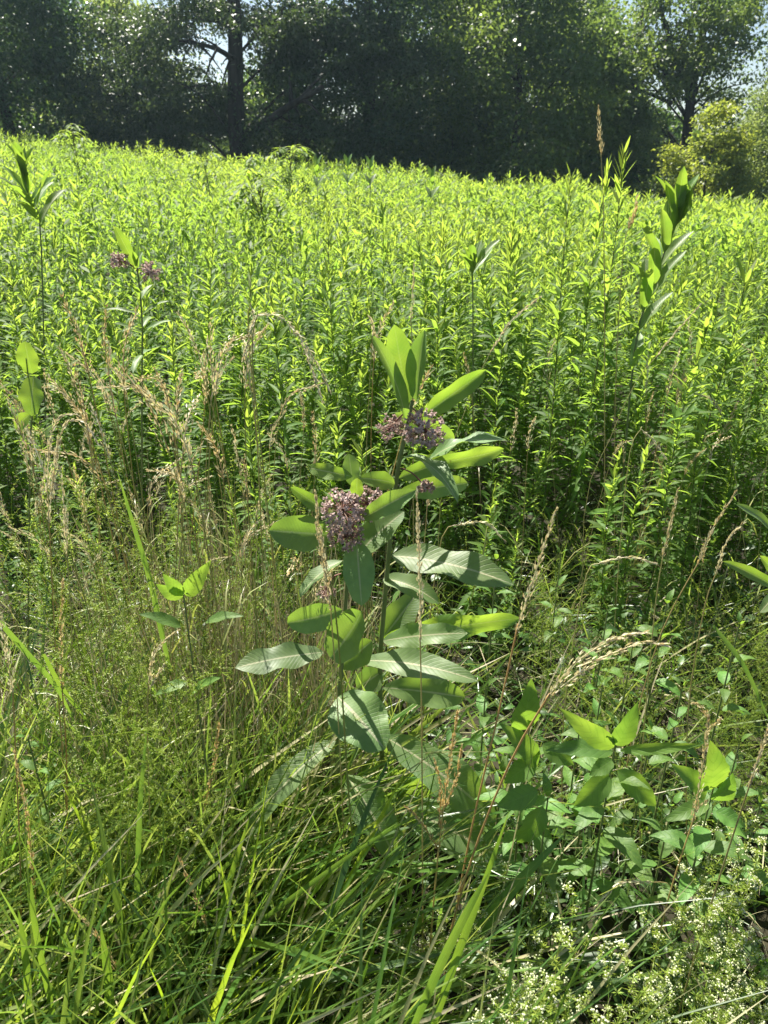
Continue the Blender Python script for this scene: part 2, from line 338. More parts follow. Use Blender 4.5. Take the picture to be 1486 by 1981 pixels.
pl = [([at(470, 130, 27), at(420, 95, 26.3), at(345, 78, 25.8)], .10, .035), ([at(482, 262, 27), at(545, 215, 26.0), at(625, 168, 25.2)], .15, .07),
      ([at(490, 60, 27), at(560, 28, 26.8), at(640, 22, 26.5)], .07, .03), ([at(465, 50, 27), at(400, 38, 27.4), at(320, 30, 27.6)], .07, .03), ([at(540, 225, 26.7), at(580, 250, 26.5), at(600, 290, 26.3)], .04, .02),
      ([at(468, 185, 27), at(400, 165, 27.6), at(330, 175, 28)], .05, .02)]
tree("pine_tree", "tall pine with a straight dark trunk and one thick bough slanting up from it", "tree", 475, 27, height=13, rad=2.6, mat=M_pine, n_cl=60, per=170, leaf=(0.14, 0.06), seed=3, low=6.0, trunk_r=.33, limbs=5, shape='round', flat=.35, cl_r=.55, limb_pts=pl, extra=pine_extra)
tree("dark_tree", "broad very dark tree touching the boughs of the pine", "tree", 715, 29.5, height=11, rad=3.2, mat=M_tdark, n_cl=240, per=270, cl_r=.8, seed=4, low=0.0, shape='column', trunk_r=.25, limbs=16)
tree("round_tree", "mid-green tree whose full crown reaches the field in the middle of the tree line", "tree", 985, 28.5, height=9.5, rad=3.3, mat=M_tmid, n_cl=220, per=260, cl_r=.8, seed=5, low=0.0, shape='column', trunk_r=.2, limbs=26)
def open_extra(r, b):
    out = []
    for (px, py, sx, sy, n) in ((1180, 60, 60, 60, 34), (1160, 150, 50, 50, 26), (1230, 130, 50, 50, 20), (1340, 150, 40, 50, 22), (1390, 90, 40, 70, 26), (1400, 20, 60, 30, 18), (1290, 110, 40, 60, 16), (1200, 225, 70, 40, 34), (1180, 290, 70, 50, 40), (1260, 20, 40, 30, 8), (1330, 50, 30, 40, 7), (1400, 190, 30, 25, 10), (1440, 60, 30, 60, 12)):
        for _ in range(int(n * .88)): out.append(at(px + r.normal() * sx * .6, py + r.normal() * sy * .6, 30 + r.normal() * 1.2) - b)
    return np.array(out)
ol = [([at(1300, 170, 30), at(1270, 110, 29.8), at(1225, 60, 29.5)], .08, .03), ([at(1300, 120, 30), at(1330, 70, 30.2), at(1345, 0, 30.4)], .09, .04), ([at(1300, 200, 30), at(1240, 175, 29.6), at(1200, 165, 29.2)], .07, .02),
      ([at(1302, 150, 30), at(1350, 110, 30.5), at(1400, 90, 31)], .07, .02), ([at(1300, 100, 30), at(1285, 40, 30), at(1270, -20, 30)], .08, .04)]
tree("open_tree", "airy tree with sky showing through its crown and a dark trunk behind the yellow shrub", "tree", 1300, 30, height=12, rad=3.2, mat=M_tmid, n_cl=40, per=130, seed=6, low=7.4, trunk_r=.26, limbs=24, shape='round', cl_r=.5, limb_pts=ol, extra=open_extra)
def back_tree(lab, px, Y, h, rad, mat, seed, n_cl=200, per=85, low=0.3):
    tree("back_tree", lab, "tree", px, Y, height=h, rad=rad, mat=mat, n_cl=n_cl, per=int(per * 1.3), seed=seed, low=low, trunk_r=.2, limbs=6, shape='column', leaf=(.22, .15), cl_r=.85, group="trees in the second row")
back_tree("distant dull green tree glimpsed behind the pine trunk", 520, 37, 4.4, 3.4, M_tmid, 11)
back_tree("tall dark tree closing the gap above the mid-green tree and the very dark one", 830, 36, 12, 3.2, M_tdark, 12, 300)
back_tree("tall tree behind the mid-green crown, showing above it at the top edge", 1050, 36, 9.6, 3.3, M_tmid, 13, 300)
back_tree("low dark tree far behind the airy tree's trunk", 1230, 37, 4.6, 3.3, M_tdark, 14)
back_tree("low dull green tree far behind the grey-green shrub", 1450, 36, 5.2, 3.3, M_tmid, 15)
back_tree("far low tree behind the glossy grey-green tree", 300, 39, 4.4, 3.6, M_tmid, 16)
back_tree("far tree hidden behind the dense dark tree", 20, 37, 9.5, 3.0, M_tmid, 17, 240)
def shrub(name, lab, px, Y, h, rad, mat, seed, n_cl, per, leaf=(.10, .065), group=None):
    tree(name, lab, "shrub", px, Y, height=h, rad=rad, mat=mat, n_cl=n_cl, per=per, seed=seed, low=0.0, trunk_r=.06, limbs=16, shape='bush', leaf=leaf, cl_r=.33, group=group)
shrub("yellow_shrub", "yellow-green rounded shrub in front of the airy tree's trunk", 1345, 24.0, 3.75, 1.35, M_tyel, 21, 75, 230, (.11, .06))
shrub("grey_shrub", "grey-green upright shrub beside the yellow-green one", 1475, 24.5, 6.2, 1.7, M_tlight, 22, 150, 210, (.08, .04))
shrub("dark_shrub", "low dark shrub at the foot of the yellow-green one", 1270, 25.2, 1.9, 1.0, M_tmid, 23, 70, 110)
shrub("dark_shrub", "low shadowy shrub beneath the slanting bough of the pine", 560, 28.5, 1.9, 1.5, M_tdark, 24, 90, 110)
shrub("dark_shrub", "low shadowy shrub between the dense dark tree and the pine trunk", 330, 29, 2.1, 1.7, M_tdark, 25, 110, 110)
shrub("dark_shrub", "low dark shrub at the foot of the airy tree beside the mid-green crown", 1140, 27.5, 2.4, 1.4, M_tdark, 26, 110, 110)
shrub("bright_shrub", "small sunlit shrub glowing between the trunk of the pine and its slanting bough", 590, 29.2, 2.9, .9, M_tlight, 27, 40, 150)  # bright shrubs added; their sunlit look is a lighter leaf colour
shrub("bright_shrub", "grey-green sunlit shrub beneath the airy tree, beside the brown grass spike", 1195, 28.0, 4.2, 1.1, M_tlight, 28, 60, 170)
shrub("bright_shrub", "sunlit shrub between the very dark tree and the mid-green crown", 870, 28.2, 3.4, .9, M_tmid, 29, 45, 170)
# dim undergrowth along the wood's edge
def undergrowth_edge():
    n = 34000; r = rng
    x = r.uniform(-20, 20, n); y = r.uniform(30.5, 36.5, n)
    hmax = 1.5 + 0.5 * np.sin(x * 1.3) + 0.4 * np.sin(x * 3.1 + y)
    z = gh(x, y) + hmax * r.random(n) ** 0.7
    mb = MB(); diamonds(mb, np.stack([x, y, z], 1), unit(r.normal(size=(n, 3))), unit(r.normal(size=(n, 3)) + [0, 0, 1]), .13, .09, r.random(n), bend=.1)
    link("wood_undergrowth", mb.mesh("wood_undergrowth", M_tdark), kind="stuff")
undergrowth_edge()
def distant_wood():
    n = 48000; r = np.random.default_rng(99); x = r.uniform(-34, 34, n); y = r.uniform(41, 50, n)
    top = 3.4 + 1.1 * np.sin(x * .45 + 1) + .7 * np.sin(x * 1.3) + .5 * np.sin(x * 2.9 + y)
    z = gh(x, y) + top * r.random(n) ** .8; mb = MB()
    diamonds(mb, np.stack([x, y, z], 1), unit(r.normal(size=(n, 3))), unit(r.normal(size=(n, 3)) + [0, -.4, .8]), .34, .24, r.random(n), bend=.1)
    link("distant_wood", mb.mesh("distant_wood", M_tmid), kind="stuff")
distant_wood()

# ------------------------------------------------------------------ goldenrod
GA = 2.39996
def goldenrod_arrays(r, H=1.3, n=95, lod=0, wid=1.0):
    """returns (stem MB, foliage MB) in local space"""
    st, fo = MB(), MB()
    bend = r.normal(0, .05, 2); zz = np.linspace(0, 1, 8)
    cx = bend[0] * zz ** 2 * H + .012 * np.sin(zz * 6 + r.random() * 6); cy = bend[1] * zz ** 2 * H + .012 * np.sin(zz * 5 + r.random() * 6)
    pts = np.stack([cx, cy, zz * H * .985], 1)
    if lod < 2: tube(st, pts, np.linspace(.0032, .0012, 8) * (1 if lod == 0 else 1.3), 5 if lod == 0 else 3)
    u = np.sort(r.uniform((0.12, .2, .45)[lod], 1.0, n)); u = u * .5 + .5 * np.linspace((0.12, .2, .45)[lod], 1, n)
    base = np.stack([np.interp(u, zz, cx), np.interp(u, zz, cy), u * H * .985], 1)
    th = np.arange(n) * GA + r.normal(0, .7, n)
    el = np.where(u > .94, R(62) + r.normal(0, R(10), n), np.interp(u, [.1, .6, .9, 1], [R(5), R(26), R(42), R(68)])) + r.normal(0, R(15), n)
    D = np.stack([np.cos(th) * np.cos(el), np.sin(th) * np.cos(el), np.sin(el)], 1)
    N = np.stack([-np.cos(th) * np.sin(el), -np.sin(th) * np.sin(el), np.cos(el)], 1) + r.normal(0, .25, (n, 3))
    L = np.interp(u, [.1, .35, .75, .93, 1], [.07, .108, .112, .082, .042]) * r.uniform(.6, 1.2, n)
    W = L * .178 * wid * r.uniform(.85, 1.2, n)
    age = np.clip(np.interp(u, [0, .6, .85, 1], [1, .75, .4, 0]) + r.normal(0, .08, n), 0, 1)
    sag = np.interp(u, [.1, .6, 1], [.45, .28, .06]) * r.uniform(.6, 1.4, n)
    if lod == 0: ribbons(fo, base, D, N, L, W, [.25, .9, 1, .62, .04], sag, .35, age)
    elif lod == 1: ribbons(fo, base, D, N, L, W * 1.1, [.3, 1, .05], sag, 0, age)
    else: diamonds(fo, base, D, N, L * 1.15, W * 1.35, age, bend=.06)
    # small axillary tufts
    k = (34, 8, 0)[lod]
    if k:
        uu = r.uniform(.35, .9, k)
        b2 = np.stack([np.interp(uu, zz, cx), np.interp(uu, zz, cy), uu * H * .985], 1)
        for j in range(3):
            th2 = r.random(k) * 6.28; e2 = r.uniform(R(35), R(75), k)
            D2 = np.stack([np.cos(th2) * np.cos(e2), np.sin(th2) * np.cos(e2), np.sin(e2)], 1)
            ribbons(fo, b2, D2, r.normal(size=(k, 3)), r.uniform(.03, .055, k), .0065, [.4, 1, .1], .15, 0, .4)
    return st, fo
variants = []; ends = []
for i in range(9):
    r = np.random.default_rng(50 + i); H = 1.28
    st, fo = goldenrod_arrays(r, H, int(r.integers(110, 150)), 0, (1.0, 1.2, .9)[i % 3])
    ends.append(float(np.hypot(*st.arrays()[0][-5:, :2].mean(0)))); variants.append((st.mesh("stem", M_gstem), fo.mesh("leafy_shoot", M_gold)))

straightest = int(np.argmin(ends))
def hmod(x, y):
    return 0.90 + 0.07 * np.sin(x * .55 + y * .31 + 2) * np.clip(y / 7, 0, 1) + 0.10 * np.sin(x * 1.7 + 2 + y * .6) * np.sin(y * 1.1 + .5) + .05 * np.sin(x * 4.1 + y * 3.3)
pos = []
step = 0.152
for yy in np.arange(2.35, 21.5, step):
    half = yy * .56 + 1.0
    xx = np.arange(-half, half, step if yy < 7 else step * (1.25 if yy < 12 else 1.45))
    pos.append(np.stack([xx + rng.uniform(-.085, .085, len(xx)), yy + rng.uniform(-.085, .085, len(xx))], 1))
pos = np.concatenate(pos)
edge = 2.72 + .16 * np.sin(pos[:, 0] * 2.3) + np.where(pos[:, 0] < -.4, .1, 0) - np.where(pos[:, 0] > .95, .22, 0)
pos = pos[pos[:, 1] > edge]
pos = pos[np.argsort(pos[:, 1] + .0 * pos[:, 0])]
inx = np.abs(pos[:, 0]) < pos[:, 1] * .56 + .35
near = pos[inx][:235]; ymax = near[:, 1].max()
nearset = set(map(tuple, near)); far = np.array([p for p in pos if tuple(p) not in nearset])
GROUP_G = "goldenrod stems crowding the field"
def put_goldenrod(x, y, h, label, rz=None, tilt=None, slim=1.0):
    i = int(rng.integers(len(variants)))
    if slim < .8: i = straightest
    s = h / 1.28
    t = thing("goldenrod", label, "wildflower", (x, y, float(gh(x, y))), GROUP_G, rng.random() * 6.28 if rz is None else rz, s,
              (rng.normal(0, .09), rng.normal(0, .09)) if tilt is None else tilt)
    t.scale = (s * slim, s * slim, s)
    link("stem", variants[i][0], t); link("leafy_shoot", variants[i][1], t, kind="stuff")
def region(x, y, h=1.2):
    px, _ = proj(np.array([x, y, 1.2 + float(gh(x, y))]))
    size = "Tall" if h > 1.26 else ("Shorter" if h < 1.12 else "Middling")
    a = "in the front rank" if y < 2.95 else ("in the second rank" if y < 3.35 else "a few ranks back")
    cells = ((160, "below the steep-leaved young milkweed"), (330, "around the two-umbel milkweed"), (480, "beyond the fine bedstraw haze"), (640, "behind the silver arching grass head"),
             (780, "behind the upright top leaves of the flowering milkweed"), (930, "beside the tall milkweed's pointed glowing leaf"), (1080, "near the small two-leaved milkweed"), (1200, "under the three tallest goldenrods"),
             (1330, "next to the leaning flowerless milkweed"), (9999, "past the leaning flowerless milkweed"))
    return f"{size} goldenrod {a}, " + next(c for lim, c in cells if px < lim)
hero = [(1115, 328, 2.7, "pale-tipped goldenrod poking above the field, first of the three tall ones by the trees' base"),
        (1163, 310, 2.9, "pale-tipped goldenrod poking above the field, middle of three, beside the brown spike"),
        (1212, 280, 2.7, "tallest goldenrod, its pale tip highest of three against the dark trees"),
        (985, 430, 2.5, "goldenrod with a bright tip just above and beside the flowering milkweed"),
        (860, 425, 2.75, "goldenrod with a bright tip rising above the milkweed's folded grey leaf"),
        (640, 395, 2.9, "goldenrod with a yellowish tip behind the nodding tan grasses"),
        (1430, 465, 2.45, "reddish-stemmed goldenrod near the edge beyond the tall flowerless milkweed"),
        (1345, 590, 2.2, "shorter goldenrod standing in front of the tall flowerless milkweed"),
        (365, 445, 2.9, "yellow-tipped goldenrod beside the milkweed with two small umbels"),
        (475, 760, 2.0, "short bright goldenrod shoot low among the tan seeding grasses"),
        (325, 620, 2.3, "short goldenrod beside the stem of the two-umbel milkweed"),
        (1250, 850, 2.0, "small bright goldenrod shoot at the foot of the front rank"),
        (545, 560, 2.4, "yellow-tipped goldenrod just behind the arching silver grass head")]
for px, py, Y, lab in hero:
    p = at(px, py, Y); h = p[2] - float(gh(p[0], Y)); put_goldenrod(p[0], Y, h, lab, tilt=(0, rng.normal(0, .02)), slim=.72 if h > 1.4 else .9)
for _ in range(50):
    x = rng.uniform(-1.7, 1.9); y = rng.uniform(2.0, 2.75)
    hh = rng.uniform(.5, 1.0); put_goldenrod(x, y, hh, region(x, y, 1.0).replace("in the front rank", "ahead of the front rank"))
for x, y in near:
    hh = 1.30 * hmod(x, y) * rng.uniform(.74, 1.10) * min(1, .72 + .5 * (y - 2.6)); put_goldenrod(x, y, hh, region(x, y, hh))
def far_field():
    mb = MB(); r = np.random.default_rng(5)
    lods = []
    for lod, n, k in ((1, 60, 6), (2, 32, 6)):
        for _ in range(k):
            st, fo = goldenrod_arrays(r, 1.28, n, lod, 1.15)
            m2 = MB()
            if st.n: m2.add(*st.arrays()[:3])
            m2.add(*fo.arrays()[:3]); lods.append(m2.arrays())
    d = far[:, 1]
    for li, A in enumerate(lods):
        L0 = li < 6
        sel = (d < 7.0) if L0 else (d >= 7.0)
        idx = np.nonzero(sel)[0][(li % 6)::6]
        if not len(idx): continue
        p = far[idx]; n = len(p)
        s = 1.30 * hmod(p[:, 0], p[:, 1]) * r.uniform(.74, 1.12, n) / 1.28
        lx = r.normal(0, .10, n); ly = r.normal(0, .10, n)
        a = r.random(n) * 6.28; ca, sa = np.cos(a), np.sin(a)
        V = A[0]; wscale = 1.0 if L0 else 1.35
        X = (V[None, :, 0] * ca[:, None] - V[None, :, 1] * sa[:, None]) * (s * wscale)[:, None] + p[:, :1] + lx[:, None] * V[None, :, 2]
        Yy = (V[None, :, 0] * sa[:, None] + V[None, :, 1] * ca[:, None]) * (s * wscale)[:, None] + p[:, 1:] + ly[:, None] * V[None, :, 2]
        Z = V[None, :, 2] * s[:, None] + gh(p[:, 0], p[:, 1])[:, None]
        q = (A[1][None] + (np.arange(n) * len(V))[:, None, None]).reshape(-1, 4)
        pa = .28 * np.sin(p[:, 0] * 1.1 + p[:, 1] * .5) + .1 * r.normal(size=n)
        mb.add(np.stack([X, Yy, Z], -1), q, np.clip(A[2][None] + pa[:, None], 0, 1).ravel())
    link("goldenrod_field", mb.mesh("goldenrod_field", M_gold), kind="stuff")
far_field()

# ------------------------------------------------------------------ shaped leaves (milkweed, broad-leaved plants)
def leaf_mesh(L, W, arch=.1, fold=.25, wave=.0, twist=0.0, tip_droop=0.0, shape='oblong', nt=14, nu=3, seed=0, droopdir=None, gutter=0):
    """leaf along +Y, normal +Z. returns V (nt+1, 2nu+1, 3), uv"""
    r = np.random.default_rng(seed); t = np.linspace(0, 1, nt + 1)
    if shape == 'oblong': w = np.sin(np.pi * np.clip(t, 0, 1) ** .92) ** .55 * (0.92 + .16 * t)
    elif shape == 'ovate': w = np.sin(np.pi * t ** .72) ** .85
    elif shape == 'round': w = np.sin(np.pi * t ** .85) ** .45
    else: w = np.sin(np.pi * t ** .8) ** 1.1
    w = np.maximum(w, .02); w[0] = .07; w[-1] = .015
    if shape in ('oblong', 'round'):
        ph = r.random(3) * 6.28; w = w * (1 + .05 * np.sin(t * 9 + ph[0]) + .04 * np.sin(t * 17 + ph[1])); wave = wave * 1.4 + .045
    if shape in ('ovate', 'lance') and nt >= 14:
        w = w * (1 + .07 * (np.arange(nt + 1) % 2) - .03)
    u = np.linspace(-1, 1, 2 * nu + 1)
    cz = arch * L * 4 * t * (1 - t) - tip_droop * L * t ** 3
    tw = twist * t
    au = np.abs(u)
    hw = W / 2 * w
    side = hw[:, None] * u[None] * (1 - .18 * fold * au[None])
    lift = hw[:, None] * (fold * au[None] ** 1.2) + wave * W * np.sin(t[:, None] * (11 + 4 * r.random()) + r.random() * 6 + u[None] * 1.3) * au[None] ** 2 * np.sin(np.pi * t)[:, None] \
        + .014 * W * np.sin(t[:, None] * 26) * au[None] * w[:, None] * .5
    X = side * np.cos(tw)[:, None] - lift * np.sin(tw)[:, None]
    Z = cz[:, None] + side * np.sin(tw)[:, None] + lift * np.cos(tw)[:, None]
    Yv = (t * L)[:, None] + .0 * u[None]
    V = np.stack([X, Yv, Z], -1)
    uv = np.stack([np.broadcast_to(u / 2 + .5, X.shape), np.broadcast_to(t[:, None], X.shape)], -1)
    idx = np.arange(V.shape[0] * V.shape[1]).reshape(V.shape[:2])
    q = np.stack([idx[:-1, :-1], idx[:-1, 1:], idx[1:, 1:], idx[1:, :-1]], -1).reshape(-1, 4)
    return V, q, uv
def hero_leaf(root, base, tip, W, nh=(0, -1, .6), mat=None, age=.6, label=None, petiole=.012, **kw):
    base, tip = np.asarray(base, float), np.asarray(tip, float)
    d = tip - base; L = np.linalg.norm(d); D = d / L
    S = unit(np.cross(D, np.asarray(nh, float))); N = np.cross(S, D)
    V, q, uv = leaf_mesh(L, W, **kw)
    # align the chord with the base-tip line
    end = V[-1, V.shape[1] // 2]; ang = math.atan2(end[2], end[1]); c, s = math.cos(-ang), math.sin(-ang); k = L / math.hypot(end[1], end[2])
    Y2 = (V[..., 1] * c - V[..., 2] * s) * k; Z2 = (V[..., 1] * s + V[..., 2] * c) * k
    Wd = V[..., :1] * S + Y2[..., None] * D + Z2[..., None] * N
    mb = MB(); mb.add(Wd, q, age, uv)
    o = link("leaf", mb.mesh("leaf", mat or M_milk), root, [float(v) for v in (base - np.array(root.location))])
    if label: o["label"] = label
    return o
def umbel(root, c, rad, stalk_from, n=60, down=.75, old=.4, seed=0, name="flower_cluster", droop=0.0):
    r = np.random.default_rng(seed); c = np.asarray(c, float); o = np.array(root.location)
    mb = MB(); hub = c - np.array([0, 0, 0 if droop else rad * .25]) + np.array([0, 0, rad * .8 if droop else 0])
    tube(mb, curve([np.asarray(stalk_from) - o, (np.asarray(stalk_from) + hub) / 2 - o + [0, 0, .008], hub - o], 6), .0016, 5)
    d = sphere_dirs(n * 3); d = d[(d[:, 2] > -down) if not droop else (d[:, 2] < -.3)][:n]; n = len(d)
    d = d * np.array([1, 1, .9 if not droop else 1.6])
    lens = rad * r.uniform(.78, 1.0, n)
    ribbons(mb, np.repeat(hub[None] - o, n, 0), unit(d), r.normal(size=(n, 3)), lens * .95, .0012, [1, 1, .9], r.uniform(0, .15, n), 0, .5)
    fc = link(name, mb.mesh(name, M_pedicel), root)
    e = hub - o + unit(d) * lens[:, None]; dd = unit(d + r.normal(0, .25, (n, 3)))
    A = unit(np.cross(dd, r.normal(size=(n, 3)))); B = np.cross(dd, A)
    ml = MB(); ag = np.clip(old + r.normal(0, .25, n), 0, 1)
    for k in range(5):
        th = k * 1.2566; rd = A * math.cos(th) + B * math.sin(th)
        ribbons(ml, e, unit(rd * .9 - dd * .7), dd, .0070, .0036, [.5, 1, .2], .0, 0, np.clip(ag + .25, 0, 1))
        th += .6; rd = A * math.cos(th) + B * math.sin(th)
        ribbons(ml, e, unit(rd * .55 + dd * .85), rd, .0056, .0030, [.6, 1, .25], .0, .3, ag)
    link("floret", ml.mesh("floret", M_floret), fc, kind="stuff")

# --- the two flowering milkweeds in the middle
def milk_stem(root, pts, r0=.0065, r1=.0035, n=16):
    mb = MB(); P = curve(pts, n) - np.array(root.location); tube(mb, P, np.linspace(r0, r1, n), 8)
    link("stem", mb.mesh("stem", M_mstem), root)
YA = 1.34
bA = ground_pt(742, YA)
tA = thing("milkweed", "tall flowering milkweed with two mauve umbels under its upright top leaves", "milkweed", bA, "milkweeds")
stA = [bA - [0, 0, .02], at(738, 1420, YA), at(735, 1290, YA), at(743, 1180, YA - .01), at(764, 950, YA), at(782, 850, YA), at(798, 775, YA)]
milk_stem(tA, stA)
CAMN = (0, -1, .5)
def LA(root, b, t, Yb, Yt, wpx, nh=CAMN, **kw):  # backlit and sky-lit looks are set leaf by leaf in the colour
    Pb, Pt = at(*b, Yb), at(*t, Yt)
    f = (Yb + Yt) / 2 * CP - ((Pb[2] + Pt[2]) / 2 - EYE) * SP
    return hero_leaf(root, Pb, Pt, wpx / FPX * f, nh, **kw)
LA(tA, (790, 778), (763, 628), YA, YA + .0, 58, (0.1, -1, .15), arch=-.06, fold=.28, age=.15, seed=1, twist=.15, wave=.0)
LA(tA, (806, 775), (822, 638), YA, YA + .01, 46, (-.7, -.9, .75), arch=.03, fold=.75, age=.7, seed=2, twist=-.25, wave=.03)
LA(tA, (786, 822), (717, 645), YA, YA - .03, 34, (.7, -.8, .35), arch=.08, fold=.5, age=.7, seed=3, twist=.25)
LA(tA, (818, 805), (940, 716), YA, YA + .03, 46, (0.25, -1, .5), arch=-.05, fold=.55, age=.2, seed=4, twist=-.2, wave=.05)
LA(tA, (826, 893), (980, 852), YA, YA - .04, 42, (-.15, -.35, 1), arch=.10, fold=.25, age=.9, seed=6, twist=.35, wave=.10, tip_droop=.10)
LA(tA, (830, 896), (975, 868), YA + .02, YA + .05, 38, (0, -1, .1), arch=.10, fold=.3, age=.3, seed=36, wave=.06)
LA(tA, (778, 884), (886, 972), YA - .01, YA - .14, 50, (.45, -.35, 1), arch=.10, fold=.35, age=1, seed=7, tip_droop=.12, wave=.05)
LA(tA, (772, 925), (888, 880), YA + .02, YA + .12, 44, (0, -1, .4), arch=.05, fold=.3, age=.2, seed=8, wave=.05)
LA(tA, (768, 955), (905, 935), YA + .02, YA + .16, 44, (0, -1, .5), arch=.08, fold=.2, age=.2, seed=9)
LA(tA, (765, 800), (880, 850), YA + .03, YA + .1, 40, (0, -1, .4), arch=.08, fold=.2, age=.3, seed=10)
LA(tA, (758, 1075), (994, 1132), YA - .01, YA - .10, 76, (-.05, -.55, 1), arch=.06, fold=.16, age=1, seed=11, twist=.1, wave=.05, tip_droop=.05)
LA(tA, (742, 1120), (850, 1168), YA, YA - .06, 48, (.1, -.6, .9), arch=.12, fold=.3, age=.9, seed=12, tip_droop=.1)
LA(tA, (740, 1235), (1008, 1196), YA + .01, YA + .02, 52, (0, -1, .25), arch=-.02, fold=.15, age=.15, seed=13, wave=.14)
LA(tA, (740, 1240), (905, 1225), YA, YA - .05, 50, (0, -.6, .8), arch=.06, fold=.2, age=.9, seed=14, wave=.08)
LA(tA, (736, 1240), (805, 1150), YA + .02, YA + .1, 62, (-.2, -1, .2), arch=.06, fold=.3, age=.7, seed=15)
LA(tA, (700, 1278), (925, 1318), YA - .03, YA - .13, 58, (0.05, -.5, 1), arch=.07, fold=.18, age=1, seed=16, tip_droop=.06, wave=.05)
LA(tA, (738, 1300), (690, 1330), YA, YA - .02, 55, (0, -1, .5), arch=.08, fold=.3, age=.9, seed=17)
LA(tA, (742, 1330), (900, 1350), YA + .03, YA + .08, 60, (0, -.8, .8), arch=.1, fold=.25, age=.8, seed=18, wave=.05)
LA(tA, (745, 1425), (960, 1590), YA - .02, YA - .10, 84, (.25, -.75, .9), arch=.10, fold=.2, age=1, seed=19, tip_droop=.1, wave=.06)
LA(tA, (750, 1490), (830, 1540), YA, YA + .05, 60, (0, -1, .5), arch=.1, fold=.2, age=.4, seed=20)
LA(tA, (760, 1550), (1015, 1690), YA - .04, YA - .12, 86, (.3, -.8, .9), arch=.09, fold=.2, age=1, seed=21, tip_droop=.08, wave=.05)
umbel(tA, at(820, 822, YA - .03), .040, at(800, 790, YA), n=105, old=.35, seed=1)
umbel(tA, at(757, 822, YA + .03), .028, at(795, 795, YA), n=50, old=.75, seed=2)
umbel(tA, at(824, 940, YA - .02), .015, at(776, 905, YA), n=24, old=1, seed=3)

YB = 1.24
bB = ground_pt(655, YB)
tB = thing("milkweed", "shorter flowering milkweed with three mauve umbels and broad leaves, standing against the tall one", "milkweed", bB, "milkweeds")
milk_stem(tB, [bB - [0, 0, .02], at(652, 1450, YB), at(660, 1300, YB), at(668, 1180, YB), at(676, 1080, YB), at(690, 945, YB + .01)], .006, .003)
LA(tB, (690, 962), (691, 925), YB, YB, 28, (0, -1, .2), arch=.02, fold=.3, age=0, seed=31)
LA(tB, (683, 940), (675, 878), YB + .02, YB + .04, 34, (.2, -1, .3), arch=.02, fold=.3, age=.7, seed=32)
LA(tB, (694, 925), (764, 936), YB + .02, YB + .05, 36, (0, -1, .6), arch=.18, fold=.2, age=.1, seed=33)
LA(tB, (682, 922), (598, 905), YB + .02, YB + .06, 32, (0, -1, .4), arch=.12, fold=.2, age=.2, seed=34, wave=.06)
LA(tB, (703, 1003), (806, 948), YB - .02, YB - .04, 44, (0.1, -.9, .6), arch=.10, fold=.35, age=.6, seed=35, wave=.04)
LA(tB, (648, 1003), (562, 942), YB, YB + .02, 30, (0, -1, .4), arch=-.08, fold=.3, age=.05, seed=37)
LA(tB, (640, 1035), (520, 1026), YB, YB - .01, 72, (0, -1, .45), arch=.05, fold=.3, age=.7, seed=38, shape='round')
LA(tB, (690, 1075), (782, 990), YB, YB + .03, 66, (-.4, -.7, .8), arch=.05, fold=.3, age=.9, seed=39, shape='round')
LA(tB, (690, 1045), (700, 1172), YB - .02, YB - .10, 64, (0, -.8, .6), arch=.06, fold=.3, age=1, seed=40)
LA(tB, (662, 1085), (580, 1155), YB, YB - .05, 40, (-.5, -.3, 1), arch=.1, fold=.3, age=1, seed=41)
LA(tB, (662, 1180), (556, 1205), YB, YB + .02, 58, (0, -1, .4), arch=.10, fold=.3, age=.6, seed=42)
LA(tB, (640, 1272), (700, 1182), YB - .03, YB - .07, 82, (-.2, -.9, .8), arch=-.08, fold=.35, age=.8, seed=43, shape='round')
LA(tB, (625, 1262), (455, 1292), YB - .01, YB - .07, 60, (0, -.45, 1), arch=.04, fold=.12, age=1, seed=44, wave=.05, label="silvery leaf held flat with a small dark hole")
LA(tB, (655, 1348), (745, 1450), YB - .04, YB - .15, 108, (.1, -.75, .85), arch=.07, fold=.18, age=.8, seed=45, shape='round', wave=.05)
LA(tB, (650, 1432), (478, 1625), YB - .02, YB - .14, 62, (-.5, -.5, 1), arch=.10, fold=.30, age=.9, seed=46, tip_droop=.05)
LA(tB, (672, 1500), (768, 1668), YB - .03, YB - .13, 84, (.15, -.7, .8), arch=.12, fold=.4, age=.8, seed=47, twist=.4, tip_droop=.12, wave=.07)
LA(tB, (655, 1290), (720, 1240), YB + .02, YB + .06, 56, (0, -1, .3), arch=.05, fold=.2, age=.1, seed=48)
umbel(tB, at(662, 978, YB - .03), .039, at(682, 1020, YB), n=105, old=.2, seed=4)
umbel(tB, at(716, 968, YB + .01), .035, at(682, 1020, YB), n=90, old=.25, seed=5)
umbel(tB, at(668, 1030, YB - .03), .034, at(682, 1040, YB), n=60, old=.9, seed=6)
umbel(tB, at(632, 1150, YB - .02), .02, at(660, 1110, YB), n=30, old=.9, seed=7, droop=1)

